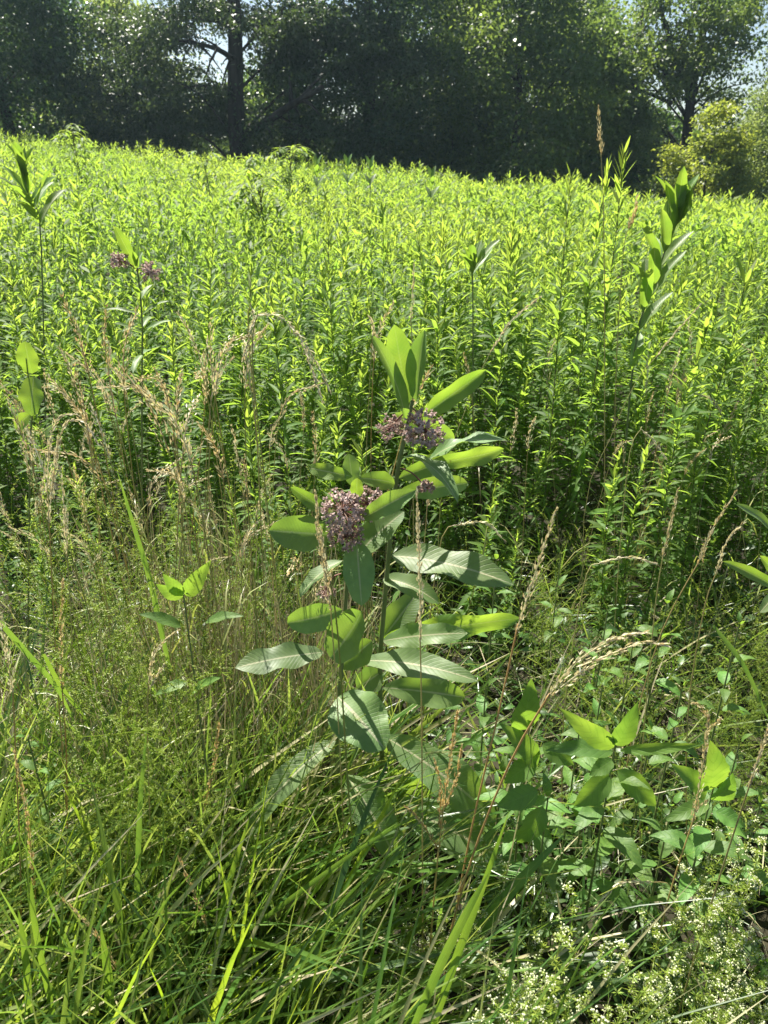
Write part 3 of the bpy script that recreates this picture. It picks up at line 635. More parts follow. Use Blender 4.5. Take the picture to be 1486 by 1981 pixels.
# --- other milkweeds
def wild_milk(label, pts, nodes, Lpx, Wpx, Y, seed, lift=55, lo=.25, older=.5, nh=(0, -1, .5), r0=.005):
    r = np.random.default_rng(seed); b = ground_pt(pts[0][0], Y)
    t = thing("milkweed", label, "milkweed", b, "milkweeds")
    P = [b - [0, 0, .02]] + [at(x, y, Y) for x, y in pts[1:]]
    milk_stem(t, P, r0, .0022); C = curve(P, 60)
    for i in range(nodes):
        u = lo + (1 - lo) * i / (nodes - 1); c = C[int(u * 59)]
        k = np.interp(u, [lo, .8, 1], [1, .95, .62])
        e = R(np.interp(u, [lo, 1], [lift - 25, lift + 22])) + r.normal(0, .1)
        for s in (-1, 1):
            az = (0.35 if i % 2 else 1.25) * s + r.normal(0, .2)
            hdir = np.array([math.cos(az) * (1 if s > 0 else 1), math.sin(az) * .9, 0]) if s > 0 else np.array([-math.cos(az), -math.sin(az) * -.9, 0])
            ee = e + r.normal(0, .12)
            d = np.array([hdir[0] * math.cos(ee), hdir[1] * math.cos(ee), math.sin(ee)])
            L = Lpx / FPX * (Y * CP + .15) * k * r.uniform(.85, 1.1); W = Wpx / FPX * (Y * CP + .15) * r.uniform(.85, 1.1) * (.75 + .25 * k)
            nrm = np.array([-hdir[0] * math.sin(ee), -hdir[1] * math.sin(ee), math.cos(ee)])
            hero_leaf(t, c, c + d * L, W, nrm + np.array([0, -.25, 0]), arch=.05, fold=.4, wave=.04, age=older * (1.15 - u) + r.random() * .3, seed=int(seed * 31 + i * 2 + s), nt=9, nu=2, twist=r.normal(0, .2), tip_droop=.04)
    return t, C
wild_milk("tall flowerless milkweed leaning over, its pale leaves in steep pairs above the goldenrod", [(1190, 900), (1225, 700), (1262, 560), (1300, 450), (1318, 425)], 12, 112, 27, 2.6, 3, 60, .25, .3, r0=.004)
tD, _ = wild_milk("young milkweed with steep pale leaves at the field's high end", [(90, 700), (80, 480), (62, 400), (45, 340)], 7, 88, 22, 3.3, 5, 62, .40, .1, r0=.0035)
tC, cC = wild_milk("thin milkweed with two small dull pink umbels and one bright pointed leaf", [(272, 900), (275, 740), (275, 620), (266, 520)], 7, 66, 15, 2.1, 8, 25, .40, .4, r0=.003)
LA(tC, (262, 515), (222, 438), 2.1, 2.08, 22, (.4, -1, .4), arch=.04, fold=.3, age=0, seed=61)
LA(tC, (266, 515), (270, 470), 2.1, 2.1, 14, (-.6, -.8, .6), arch=.03, fold=.4, age=.8, seed=62)
umbel(tC, at(231, 500, 2.08), .026, at(262, 520, 2.1), n=45, old=.5, seed=8)
umbel(tC, at(291, 522, 2.08), .028, at(264, 522, 2.1), n=50, old=.5, seed=9)
wild_milk("small milkweed whose two narrow leaves stand amid the goldenrod behind the tall flowering one", [(915, 800), (915, 600), (912, 520)], 4, 85, 20, 2.9, 12, 55, .72, .3, r0=.003)
tE = thing("milkweed", "milkweed at the very edge reaching pale folded leaves into view above the leafy shade", "milkweed", ground_pt(1530, 1.45), "milkweeds")
milk_stem(tE, [np.array(tE.location), at(1520, 1250, 1.45), at(1512, 1080, 1.45), at(1505, 960, 1.45)])
LA(tE, (1500, 1035), (1424, 976), 1.45, 1.4, 26, (-.2, -.6, .9), arch=.05, fold=.3, age=.9, seed=63)
LA(tE, (1505, 1140), (1398, 1086), 1.45, 1.4, 26, (.1, -.9, .6), arch=.06, fold=.3, age=.2, seed=64)
LA(tE, (1505, 1120), (1470, 1075), 1.45, 1.42, 24, (0, -1, .5), arch=.06, fold=.3, age=.2, seed=65)
LA(tE, (1500, 1150), (1470, 1185), 1.45, 1.4, 26, (0, -.6, .8), arch=.06, fold=.3, age=.9, seed=66)
tF = thing("dogbane", "small plant with two rounded glowing leaves one above the other, one of them nibbled", "wildflower", ground_pt(52, 1.75))
milk_stem(tF, [np.array(tF.location), at(58, 900, 1.75), at(62, 800, 1.75), at(50, 690, 1.75)], .0025, .0015)
LA(tF, (62, 722), (48, 660), 1.75, 1.75, 42, (0, -1, .2), arch=.03, fold=.15, age=0, seed=67, shape='round')
LA(tF, (66, 728), (62, 805), 1.75, 1.72, 46, (0, -1, .2), arch=.05, fold=.2, age=.1, seed=68, shape='round')
LA(tF, (60, 800), (30, 830), 1.75, 1.78, 30, (0, -1, .4), arch=.05, fold=.2, age=.1, seed=69)
for (px, py, Y, lab) in ((612, 318, 9, "small pale milkweed top on the skyline, first of the pair before the dark tree"), (672, 315, 10, "small pale milkweed top on the skyline in front of the very dark tree"), (716, 318, 10, "pale milkweed top on the skyline, the last one before the mid-green crown"), (835, 340, 9, "pale leafy milkweed top above the field's crest where it dips")):
    P = at(px, py, Y); b = np.array([P[0], P[1], float(gh(P[0], P[1]))])
    t = thing("milkweed", lab, "milkweed", b, "milkweeds"); milk_stem(t, [b, (b + P) / 2, P - [0, 0, .05]], .006, .003, 5)
    r = np.random.default_rng(int(px))
    for i in range(7):
        a = i * 1.57 + r.random(); z = P[2] - .05 - .09 * (i // 2); e = R(65 - 8 * (i // 2))
        d = np.array([math.cos(a) * math.cos(e), math.sin(a) * math.cos(e), math.sin(e)]); bb = np.array([P[0], P[1], z])
        hero_leaf(t, bb, bb + d * .17, .055, (-d[0], -d[1] - .3, .6), arch=.05, fold=.3, age=.4, seed=i, nt=5, nu=1)

# --- leafy saplings on the skyline
def sapling(px, py, Y, h, rad, lab, seed):
    r = np.random.default_rng(seed); P = at(px, py, Y); b = np.array([P[0], P[1], float(gh(P[0], P[1]))]); H = P[2] - b[2]
    t = thing("elder_sapling", lab, "sapling", b, "leafy saplings on the skyline")
    ms = MB(); ml = MB(); tube(ms, curve([[0, 0, 0], [.03, 0, H * .5], [0, .02, H * .92]], 8), np.linspace(.014, .006, 8), 5)
    for i in range(int(14 * rad / .4)):
        z = H * r.uniform(.62, .97); a = r.random() * 6.28; ln = rad * r.uniform(.5, 1) * (1.3 - .6 * z / H)
        e = np.array([math.cos(a) * ln, math.sin(a) * ln, z + ln * .3]); C = curve([[0, 0, z - .1], e * [.5, .5, 1] + [0, 0, .06], e], 8); tube(ms, C, np.linspace(.005, .002, 8), 4)
        for c in C[2:]:
            for s in (-1, 1):
                d = unit(np.array([-math.sin(a) * s, math.cos(a) * s, .0]) + np.array([math.cos(a), math.sin(a), 0]) * .6 + r.normal(0, .25, 3))
                ribbons(ml, c, d, [0, 0, 1], .13 * r.uniform(.7, 1.1), .038, [.3, 1, .8, .05], .35, .2, r.random() * .5)
    link("stem", ms.mesh("stem", M_gstem), t); link("foliage", ml.mesh("foliage", M_gold), t, kind="stuff")
sapling(138, 252, 13, 2, .45, "feathery bright sapling highest on the field's crest in front of the dense dark tree", 1)
sapling(478, 300, 12, 2, .40, "feathery bright sapling below the pine trunk", 2)
sapling(560, 296, 12, 2, .62, "wide feathery sapling on the crest just beyond the pine trunk's foot", 3)
sapling(395, 302, 13, 2, .35, "small feathery sapling on the crest before the pine", 4)
sapling(500, 345, 8, 2, .45, "low feathery sapling half sunk in the field below the wide one", 5)
sapling(1420, 395, 14, 2, .45, "light leafy sapling at the foot of the grey-green shrub", 6)
sapling(1040, 385, 13, 2, .4, "bright leafy clump rising at the far edge below the mid-green crown", 7)

# ------------------------------------------------------------------ grasses with seed heads
def head_mesh(mb, C, rmax=.006, spk=.011, dens=.0022, seed=0, age=.4, tight=True):
    """C: polyline of the head axis from base to tip"""
    r = np.random.default_rng(seed); seg = np.linalg.norm(np.diff(C, axis=0), axis=1); L = seg.sum()
    n = max(12, int(L / dens)); u = np.sort(r.random(n)); s = np.concatenate([[0], np.cumsum(seg)]) / L
    P = np.stack([np.interp(u, s, C[:, k]) for k in range(3)], 1); T = unit(np.stack([np.interp(u, s, np.gradient(C, axis=0)[:, k]) for k in range(3)], 1))
    rad = rmax * np.interp(u, [0, .12, .5, .85, 1], [.35, 1, .85, .4, .1]) * (0.75 + .5 * np.abs(np.sin(u * 17 + seed)))
    rd = unit(np.cross(T, r.normal(size=(n, 3)))); o = rd * (rad * r.random(n) ** .6)[:, None]
    D = unit(T + rd * (.28 if tight else .6) * r.uniform(.4, 1.3, n)[:, None])
    ribbons(mb, P + o - D * spk * .3, D, rd + r.normal(0, .3, (n, 3)), spk * r.uniform(.6, 1.1, n), spk * .26, [.2, 1, .7, .05], 0, .6, np.clip(age + r.normal(0, .2, n), 0, 1))
    tube(mb, C, np.linspace(.0011, .0004, len(C)), 4, age=age)
    if not tight:
        k = max(5, n // 6); i = r.integers(0, n, k)
        ribbons(mb, P[i], D[i], rd[i], rad[i] * 2.4 + .006, .0006, [1, .8], 0, 0, age)
def px_path(path, Y0, Y1):
    n = len(path); return np.array([at(x, y, Y0 + (Y1 - Y0) * i / (n - 1)) for i, (x, y) in enumerate(path)])
def seed_grass(label, stem, head, Y, Y1=None, age=.4, sage=.6, rmax=.006, extra=(), sr=.0016, tight=True, seed=0, spk=.011, group="seeding grass stalks"):
    """stem: pixel path from the ground to the head's base, head: pixel path from base to tip, extra: side branches"""
    Y1 = Y if Y1 is None else Y1
    g = ground_pt(stem[0][0], Y)
    S = px_path(stem, Y, Y1)
    pts = np.vstack([g - [0, 0, .01], S]) if S[0][2] > g[2] + .03 else S
    t = thing("seeding_grass", label, "grass stalk", g, group)
    H = px_path(head, Y1, Y1 - .02); mb = MB(); tube(mb, curve(np.vstack([pts, H[:1]]), 16) - g, np.linspace(sr, sr * .6, 16), 5, age=sage)
    link("stem", mb.mesh("stem", M_straws), t)
    mh = MB(); head_mesh(mh, curve(H, 14) - g, rmax, spk, seed=seed, age=age, tight=tight)
    for e in extra: head_mesh(mh, curve(px_path(e, Y1, Y1 - .03), 9) - g, rmax * .7, spk, seed=seed + 1, age=age, tight=tight)
    link("seed_head", mh.mesh("seed_head", M_straw), t, kind="stuff")
    return t
SG = seed_grass
SG("straight stalk with a narrow pale seed head rising in front of the tall milkweed's stem", [(818, 1750), (816, 1400), (813, 1240)], [(813, 1240), (812, 1100), (807, 950)], 1.0, age=.1, rmax=.0052, seed=1)
SG("slanting orange stalk with a long tawny head beside the milkweed's big grey leaf", [(850, 1950), (905, 1640), (960, 1400), (1000, 1220)], [(1000, 1220), (1035, 1110), (1078, 980)], 1.0, age=.35, sage=1, rmax=.007, seed=2, sr=.0021)
SG("arching orange stalk whose head splits into two furry pale prongs", [(835, 1960), (900, 1700), (985, 1480), (1058, 1352)], [(1058, 1352), (1110, 1285), (1190, 1235), (1258, 1223)], .92, .86, age=.2, sage=.9, rmax=.0075, extra=[[(1120, 1290), (1190, 1262), (1240, 1245), (1292, 1248)], [(1085, 1330), (1125, 1300), (1150, 1290)]], seed=3, sr=.0023)
SG("orange-brown dense head standing between the milkweed and the slanting stalks", [(820, 1980), (838, 1760), (848, 1650)], [(848, 1650), (866, 1500), (886, 1372)], .95, age=.95, sage=1, rmax=.0065, extra=[[(850, 1600), (852, 1520), (840, 1470)], [(862, 1560), (885, 1500), (893, 1440)], [(846, 1640), (815, 1590), (785, 1560)]], seed=4, sr=.002)
SG("tan ragged grass head crossing the shorter milkweed's umbels", [(668, 1700), (655, 1400), (640, 1180)], [(640, 1180), (622, 1060), (610, 950)], 1.12, age=.35, rmax=.006, seed=5, extra=[[(630, 1110), (615, 1040), (612, 1000)]])
SG("thin yellow-green stalk running down across the broad milkweed leaf", [(690, 1750), (672, 1500), (655, 1240), (640, 1130)], [(640, 1130), (628, 1080), (622, 1030)], 1.02, age=.3, sage=.1, rmax=.003, sr=.0019, seed=6)
SG("bleached hooked grass head low at the seedy side of the field", [(130, 1600), (110, 1300), (95, 1010)], [(95, 1010), (92, 900), (108, 815), (145, 800)], 1.2, age=0, rmax=.006, seed=7, extra=[[(100, 950), (120, 830), (160, 815), (190, 860)]])
SG("bleached grass head standing upright beside the hooked one", [(150, 1500), (140, 1250), (130, 1070)], [(130, 1070), (122, 960), (110, 880)], 1.2, age=.05, rmax=.006, seed=8)
SG("silver grass head arching over and hanging down before the goldenrod", [(575, 1500), (520, 1000), (488, 700), (498, 610)], [(498, 610), (545, 615), (590, 680), (625, 780)], 1.45, age=.0, sage=.3, rmax=.0065, seed=9, extra=[[(560, 625), (600, 680), (640, 760)], [(498, 610), (485, 640), (470, 700)]], tight=False)
SG("silver grass spray hanging beside the arching one", [(520, 1400), (500, 900), (480, 640), (485, 590)], [(485, 590), (492, 620), (488, 680)], 1.5, age=.05, rmax=.005, seed=10, tight=False)
SG("hair-thin pale stalk with a small dry tip touching the milkweed's narrow leaf", [(700, 1300), (708, 900), (718, 700), (721, 650)], [(721, 650), (722, 630), (714, 612)], 1.28, age=0, sage=.3, rmax=.003, sr=.0009, seed=11)
SG("stalk with a knotted brown head leaning in front of the serrated-leaf plants", [(1235, 1981), (1290, 1750), (1340, 1590)], [(1340, 1590), (1360, 1480), (1372, 1375)], .95, age=.5, sage=.9, rmax=.0055, seed=12, extra=[[(1345, 1570), (1360, 1555), (1370, 1548)], [(1366, 1420), (1385, 1400), (1395, 1390)], [(1370, 1390), (1355, 1365), (1340, 1360)]])
SG("thick smooth green-brown stalk leaning out of view without a visible head", [(1305, 1990), (1385, 1720), (1450, 1520)], [(1450, 1520), (1490, 1400), (1520, 1320)], .85, age=.4, sage=.35, rmax=.003, sr=.0018, seed=13)
SG("low drooping cream head over the bedstraw flowers", [(1350, 1900), (1310, 1730), (1260, 1706)], [(1260, 1706), (1200, 1710), (1150, 1755)], 1.0, age=0, rmax=.0035, sr=.0008, seed=14)
SG("dark brown head low at the grassy corner", [(75, 1900), (68, 1720)], [(68, 1720), (52, 1580), (28, 1455)], .95, age=.9, rmax=.005, seed=15)
SG("rusty orange dense head in shadow beside the dry stems", [(375, 1900), (385, 1700), (395, 1565)], [(395, 1565), (412, 1490), (424, 1400)], 1.1, age=1, rmax=.0065, seed=16)
SG("brown head bowed low among the lodged grass", [(300, 1981), (245, 1905)], [(245, 1905), (180, 1800), (110, 1728)], .82, age=.7, rmax=.0045, seed=17)
SG("small brown head leaning in the lodged grass by the upright blades", [(420, 1950), (400, 1790)], [(400, 1790), (372, 1720), (345, 1655)], .9, age=.8, rmax=.0045, seed=18)
SG("white ragged seed head at the very edge above the dark grass", [(40, 1700), (30, 1450), (25, 1340)], [(25, 1340), (12, 1260), (0, 1185)], .95, age=0, rmax=.007, seed=19)
SG("tan forked head beside the small plant with glowing pointed leaves", [(290, 1600), (285, 1400), (288, 1320)], [(288, 1320), (300, 1260), (345, 1218)], 1.05, age=.15, rmax=.0055, seed=20, extra=[[(290, 1330), (308, 1300), (318, 1285)]])
SG("grass head with a violet-brown cast above the serrated-leaf plants", [(1210, 1500), (1270, 1250), (1350, 1090)], [(1350, 1090), (1380, 1020), (1425, 950)], 1.3, age=.4, rmax=.0045, seed=21)
SG("green-tan narrow head in front of the dark gap below the goldenrod", [(1240, 1500), (1265, 1200), (1282, 1080)], [(1282, 1080), (1300, 1000), (1312, 945)], 1.35, age=.35, rmax=.004, seed=22)
SG("pale stalk leaning across the dark gap with a fine head at the top", [(1330, 1400), (1360, 1190), (1385, 1110)], [(1385, 1110), (1405, 1050), (1440, 1010)], 1.3, age=.3, rmax=.004, seed=23)
SG("pink-brown spike standing alone against the dark trees", [(1170, 700), (1168, 420), (1163, 300)], [(1163, 300), (1160, 250), (1157, 203)], 2.3, age=.45, sage=.4, rmax=.007, seed=24, spk=.014)
SG("brown double spike bending beside the three tall goldenrods", [(1190, 800), (1205, 500), (1218, 440)], [(1218, 440), (1226, 410), (1234, 378)], 2.2, age=.8, sage=.5, rmax=.008, seed=25, spk=.014, extra=[[(1215, 440), (1224, 425), (1232, 405)]])
SG("long pale stalk leaning across the goldenrod with a fine head at its upper end", [(1130, 1000), (1180, 850), (1230, 740), (1270, 690)], [(1270, 690), (1310, 640), (1355, 590)], 1.9, age=.2, sage=.3, rmax=.003, sr=.001, seed=26)
SG("second long pale stalk leaning beside the milkweed's upper leaf tip", [(850, 1000), (905, 780), (950, 680)], [(950, 680), (990, 620), (1045, 575)], 1.7, age=.2, sage=.3, rmax=.004, sr=.001, seed=27)
SG("thin pale head arching over the dark gap like a bent wire", [(1090, 1400), (1130, 1130), (1160, 1090)], [(1160, 1090), (1215, 1078), (1270, 1090)], 1.35, age=.1, rmax=.0035, seed=28)
SG("nodding silvery head in the shadow of the tall milkweed's grey leaf", [(820, 1350), (850, 1060), (890, 1015)], [(890, 1015), (940, 1012), (978, 1048)], 1.45, age=.1, rmax=.0035, seed=29)
SG("short nodding pale head hanging in the dark gap below the leaning goldenrod", [(1190, 1200), (1215, 900), (1240, 830)], [(1240, 830), (1262, 850), (1290, 890)], 1.9, age=.05, rmax=.004, seed=30)
SG("upright mauve-grey spike rising behind the milkweed's top leaves", [(800, 1000), (798, 700), (795, 620)], [(795, 620), (798, 570), (801, 512)], 1.9, age=.2, rmax=.005, seed=31)
SG("dry orange-brown stalk leaning by the pointed glowing leaves", [(130, 1600), (128, 1450), (120, 1330)], [(120, 1330), (118, 1230), (122, 1120)], 1.1, age=.75, sage=1, rmax=.0045, seed=32)

# template tan grasses, copied
gt = []
for i in range(10):
    r = np.random.default_rng(400 + i); H = 1.0; nod = r.uniform(0, .14); a = r.random() * 6.28
    ctrl = np.array([[0, 0, 0], [.02, 0, .35], [.02 + nod * .2, 0, .72], [.02 + nod * .6, 0, .9], [.03 + nod * 1.5, 0, 1.0 - nod * .6]])
    C = curve(ctrl, 26); ms, mh = MB(), MB(); sg = .25 + .5 * r.random()
    tube(ms, C[:20], np.linspace(.0013, .0008, 20), 4, age=sg); ribbons(ms, [[.02, 0, .3], [.02, 0, .5]], unit(np.array([[.5, .4, .8], [-.4, -.3, 1]])), [0, 0, 1], .22, .004, [.8, 1, .6, .05], .5, 0, .1)
    head_mesh(mh, C[17:], r.uniform(.006, .011), .010, .0020, i, age=r.uniform(.15, .7), tight=bool(i % 2))
    gt.append((ms.mesh("stem", M_straws), mh.mesh("seed_head", M_straw)))
def tan_grass(px, Y, h, label, lean=.1):
    g = ground_pt(px, Y); i = int(rng.integers(len(gt)))
    label = ("tall " if h > 1.1 else ("short " if h < .88 else "")) + label + (", bending" if i in (1, 4, 7) else "") + next(c for lim, c in ((120, " by the edge"), (260, " below the two small umbels"), (400, " above the glowing pointed leaves"), (520, " short of the arching silver head"), (640, " under the arching silver head"), (1100, " close to the milkweed's stem"), (9999, " towards the flowerless milkweed")) if px < lim)
    t = thing("seeding_grass", label, "grass stalk", g, "seeding grass stalks", rng.random() * 6.28, h, (rng.normal(0, lean), rng.normal(0, lean)))
    link("stem", gt[i][0], t); link("seed_head", gt[i][1], t, kind="stuff")
for _ in range(72):
    px = rng.choice([rng.normal(560, 70), rng.normal(300, 90), rng.normal(420, 90)]); Y = rng.uniform(1.3, 2.1)
    tan_grass(px, Y, rng.uniform(.85, 1.36), "tan seeding grass stalk in the thicket")
for _ in range(34):
    tan_grass(rng.uniform(-40, 230), rng.uniform(1.3, 2.2), rng.uniform(.75, 1.05), "tan seeding grass stalk of the sparse stand", .14)
for _ in range(26):
    tan_grass(rng.uniform(860, 1500), rng.uniform(1.7, 2.6), rng.uniform(.7, 1.15), "thin seeding grass stalk along the goldenrod's foot", .14)

# ------------------------------------------------------------------ grass mass
def grass(name, n, region_f, hrange, wrange, lean, mat, label=None, seed=0, spread=.35, sagr=(.15, .7), m=6):
    r = np.random.default_rng(seed); x, y = region_f(r, n)
    keep = ~((y > .72) & (y < 1.42) & (x > -.16 - .06 * y) & (x < .30) & (r.random(n) < .88))
    x, y = x[keep], y[keep]; n = len(x)
    P = np.stack([x, y, gh(x, y) - .005], 1); L = r.uniform(*hrange, n)
    lx = lean[0] + r.normal(0, spread, n); ly = lean[1] + r.normal(0, spread, n)
    D = unit(np.stack([lx, ly, np.ones(n)], 1)); hd = np.stack([lx, ly, np.zeros(n)], 1); hd = unit(hd + 1e-4)
    sag = r.uniform(*sagr, n); G = unit(hd * .8 + np.array([0, 0, -1.0]))
    N = unit(r.normal(size=(n, 3)) * .5 - hd * .3 + [0, 0, .6])
    mb = MB(); prof = np.array([.7, 1, 1, .85, .55, .04]) if m == 6 else np.array([.8, 1, .7, .04])
    W = r.uniform(*wrange, n) * r.choice([.6, 1, 1.4], n)
    ribbons(mb, P, D, N, L, W, prof, sag, 0.25 if m == 6 else 0, r.random(n), down=None if False else G)
    o = link(name, mb.mesh(name, mat), kind="stuff")
    if label: o["label"] = label
def reg(x0, x1, y0, y1, clump=0):
    def f(r, n):
        if clump:
            k = max(1, n // clump); cx = r.uniform(x0, x1, k); cy = r.uniform(y0, y1, k); i = r.integers(0, k, n)
            return cx[i] + r.normal(0, .035, n), cy[i] + r.normal(0, .035, n)
        return r.uniform(x0, x1, n), r.uniform(y0, y1, n)
    return f
grass("grass", 2100, reg(-1.30, .05, .50, 1.45, 12), (.40, .85), (.0055, .011), (.48, .0), M_grass, seed=1, spread=.30, sagr=(.1, .45))
grass("grass", 1100, reg(-1.15, .15, .50, 1.5, 26), (.25, .6), (.0035, .0075), (.4, -.05), M_grass, seed=11, spread=.45)
grass("grass", 1300, reg(-1.2, .3, .55, 1.6, 16), (.4, .85), (.004, .008), (.02, 0), M_grass, seed=2, spread=.22, sagr=(.05, .4))
grass("grass", 3600, reg(-1.7, 1.8, 1.4, 3.0, 22), (.22, .6), (.0025, .0055), (.05, -.15), M_grass, seed=3, spread=.42)
grass("tall_grass", 130, reg(-1.15, -.2, .55, 1.0, 4), (.4, .75), (.006, .010), (.22, 0), M_tallg, seed=12, spread=.14, sagr=(.03, .3))
grass("grass", 800, reg(0.1, 1.3, .5, 1.5, 18), (.12, .36), (.0025, .0055), (.1, 0), M_grass, seed=4, spread=.5)
grass("dead_grass", 1300, reg(-1.5, 0.0, .5, 2.8), (.15, .5), (.0015, .0035), (.8, 0), M_dead, seed=5, spread=1.4, sagr=(.2, .7))
grass("dead_grass", 220, reg(0.0, 1.6, 1.4, 2.8), (.15, .45), (.0015, .003), (.8, 0), M_dead, seed=15, spread=1.4, sagr=(.2, .7))
grass("dry_stems", 850, reg(-.75, -.05, 1.25, 1.9, 14), (.5, .95), (.0015, .0025), (0, 0), M_dead, seed=6, spread=.10, sagr=(0, .12))

# low leafy ground cover between the stems
def cover(n, x0, x1, y0, y1, hmax, size, seed):
    r = np.random.default_rng(seed); x = r.uniform(x0, x1, n); y = r.uniform(y0, y1, n); z = gh(x, y) + hmax * r.random(n) ** 1.2 * (.6 + .4 * np.sin(x * 5 + 1) * np.sin(y * 6))
    z = np.maximum(z, gh(x, y) + .01)
    a = r.random(n) * 6.28; D = unit(np.stack([np.cos(a), np.sin(a), r.normal(.1, .3, n)], 1))
    mb = MB(); s = size * r.uniform(.5, 1.3, n)
    ribbons(mb, np.stack([x, y, z], 1), D, [0, 0, 1] + r.normal(0, .35, (n, 3)), s, s * r.uniform(.25, .55, n), [.1, .85, 1, .55, .03], .3, .25, r.random(n))
    o = link("ground_cover", mb.mesh("ground_cover", M_under), kind="stuff")
cover(1700, .05, 1.9, 1.35, 2.9, .40, .05, 1)
cover(420, .1, 1.1, .95, 1.5, .16, .07, 4)
cover(1500, -1.8, .2, 1.4, 2.9, .40, .04, 2)
cover(900, -1.1, 1.2, .5, 1.4, .16, .035, 3)

# big single blades
def blade(label, path, Y0, Y1, wpx, age=.3, name="broad_grass", curl=0.2, nface=(0, -1, .4)):
    P = px_path(path, Y0, Y1); g = ground_pt(path[0][0], Y0); t = thing(name, label, "grass", g, "broad grass blades")
    C = curve(P, 12) - g; T = unit(np.gradient(C, axis=0)); S = unit(np.cross(T, np.array(nface, float))); N = np.cross(S, T)
    w = wpx / FPX * 1.3 * np.array([.6, .8, .95, 1, 1, .98, .92, .85, .72, .55, .33, .03]) / 2
    V = np.stack([C - S * w[:, None] + N * w[:, None] * curl, C, C + S * w[:, None] + N * w[:, None] * curl], 1)
    idx = np.arange(36).reshape(12, 3); q = np.stack([idx[:-1, :-1], idx[:-1, 1:], idx[1:, 1:], idx[1:, :-1]], -1).reshape(-1, 4)
    mb = MB(); uv = np.zeros((12, 3, 2)); uv[..., 0] = [0, .5, 1]; uv[..., 1] = np.linspace(0, 1, 12)[:, None]; mb.add(V, q, age, uv)
    link("blade", mb.mesh("blade", M_blade), t)
M_blade = leaf_mat("broad_blade", [(0, (0.09, 0.17, 0.025)), (1, (0.07, 0.14, 0.05))], ((0.40, 0.60, 0.05), (0.25, 0.45, 0.06)), 0.4, 0.36, 0.5, rnd='object', veins=((0.18, 0.26, 0.08), 0.05, 0.0, 9.0), agemix=0.8)
blade("wide bright green blade rising at the foot of the orange stalks", [(790, 2010), (850, 1870), (905, 1760), (946, 1688)], .68, .72, 15, .4)
blade("second bright blade crossing behind the wide one at the orange stalks", [(830, 2010), (880, 1860), (925, 1740), (985, 1570)], .72, .78, 14, 0)
blade("blue-green blade slanting from the orange stalks towards the serrated leaves", [(860, 1920), (930, 1800), (1010, 1700), (1095, 1612)], .95, 1.0, 26, 1, nface=(0, -.4, 1))
blade("grey-green blade lying nearly level across the lodged grass", [(450, 1930), (600, 1900), (740, 1870), (900, 1835)], .85, .88, 18, 1, nface=(0, -.3, 1))
blade("long tubular green blade crossing the lodged grass diagonally", [(455, 1820), (560, 1740), (700, 1640), (860, 1545)], .9, .95, 10, .7)
blade("lower long thin blade running diagonally under the tubular one", [(452, 1900), (600, 1820), (720, 1730), (840, 1650)], .85, .92, 6, .5)
blade("tall upright glowing blade in the lodged grass", [(390, 1981), (415, 1850), (440, 1720), (490, 1560)], .85, .95, 15, 0)
blade("straight dark-green blade beside the fine bedstraw mass", [(262, 1981), (265, 1750), (272, 1550), (285, 1400)], .9, 1.0, 12, .6)
blade("dark wide blade standing amid the fine bedstraw behind the pointed glowing leaves", [(330, 1300), (308, 1200), (290, 1120), (260, 1020), (225, 905)], 1.35, 1.4, 14, .5)
blade("glowing green blade at the grassy corner", [(60, 1990), (50, 1850), (36, 1760)], .75, .78, 14, 0)
blade("glowing green blade next to the bowed brown head", [(215, 2000), (210, 1890), (195, 1790)], .75, .78, 18, 0)
blade("glowing blade pair member leaning at the bottom by the brown head", [(110, 1990), (70, 1800), (60, 1700)], .75, .78, 12, .1)
blade("blade arching from the field's edge towards the tan thicket", [(-20, 1180), (50, 1260), (110, 1330), (150, 1410)], 1.1, 1.12, 12, .6)
blade("slanting bright blade under the arching dark one", [(85, 1265), (120, 1330), (175, 1400)], 1.1, 1.1, 10, 0)
blade("pale broad blade end hanging below the drooping milkweed leaf", [(742, 1665), (725, 1700), (700, 1738)], 1.08, 1.05, 15, 0)
blade("glowing narrow blade beside the orange head's base", [(730, 1950), (750, 1820), (778, 1730)], .9, .95, 11, 0)
blade("long blade arching in the dim gap beside the edge milkweed", [(1380, 1210), (1440, 1290), (1490, 1400)], 1.2, 1.15, 10, .7)
blade("grey-green blade lying over the bedstraw flowers", [(1040, 1950), (1150, 1905), (1260, 1890)], .85, .9, 12, 1, nface=(0, -.3, 1))

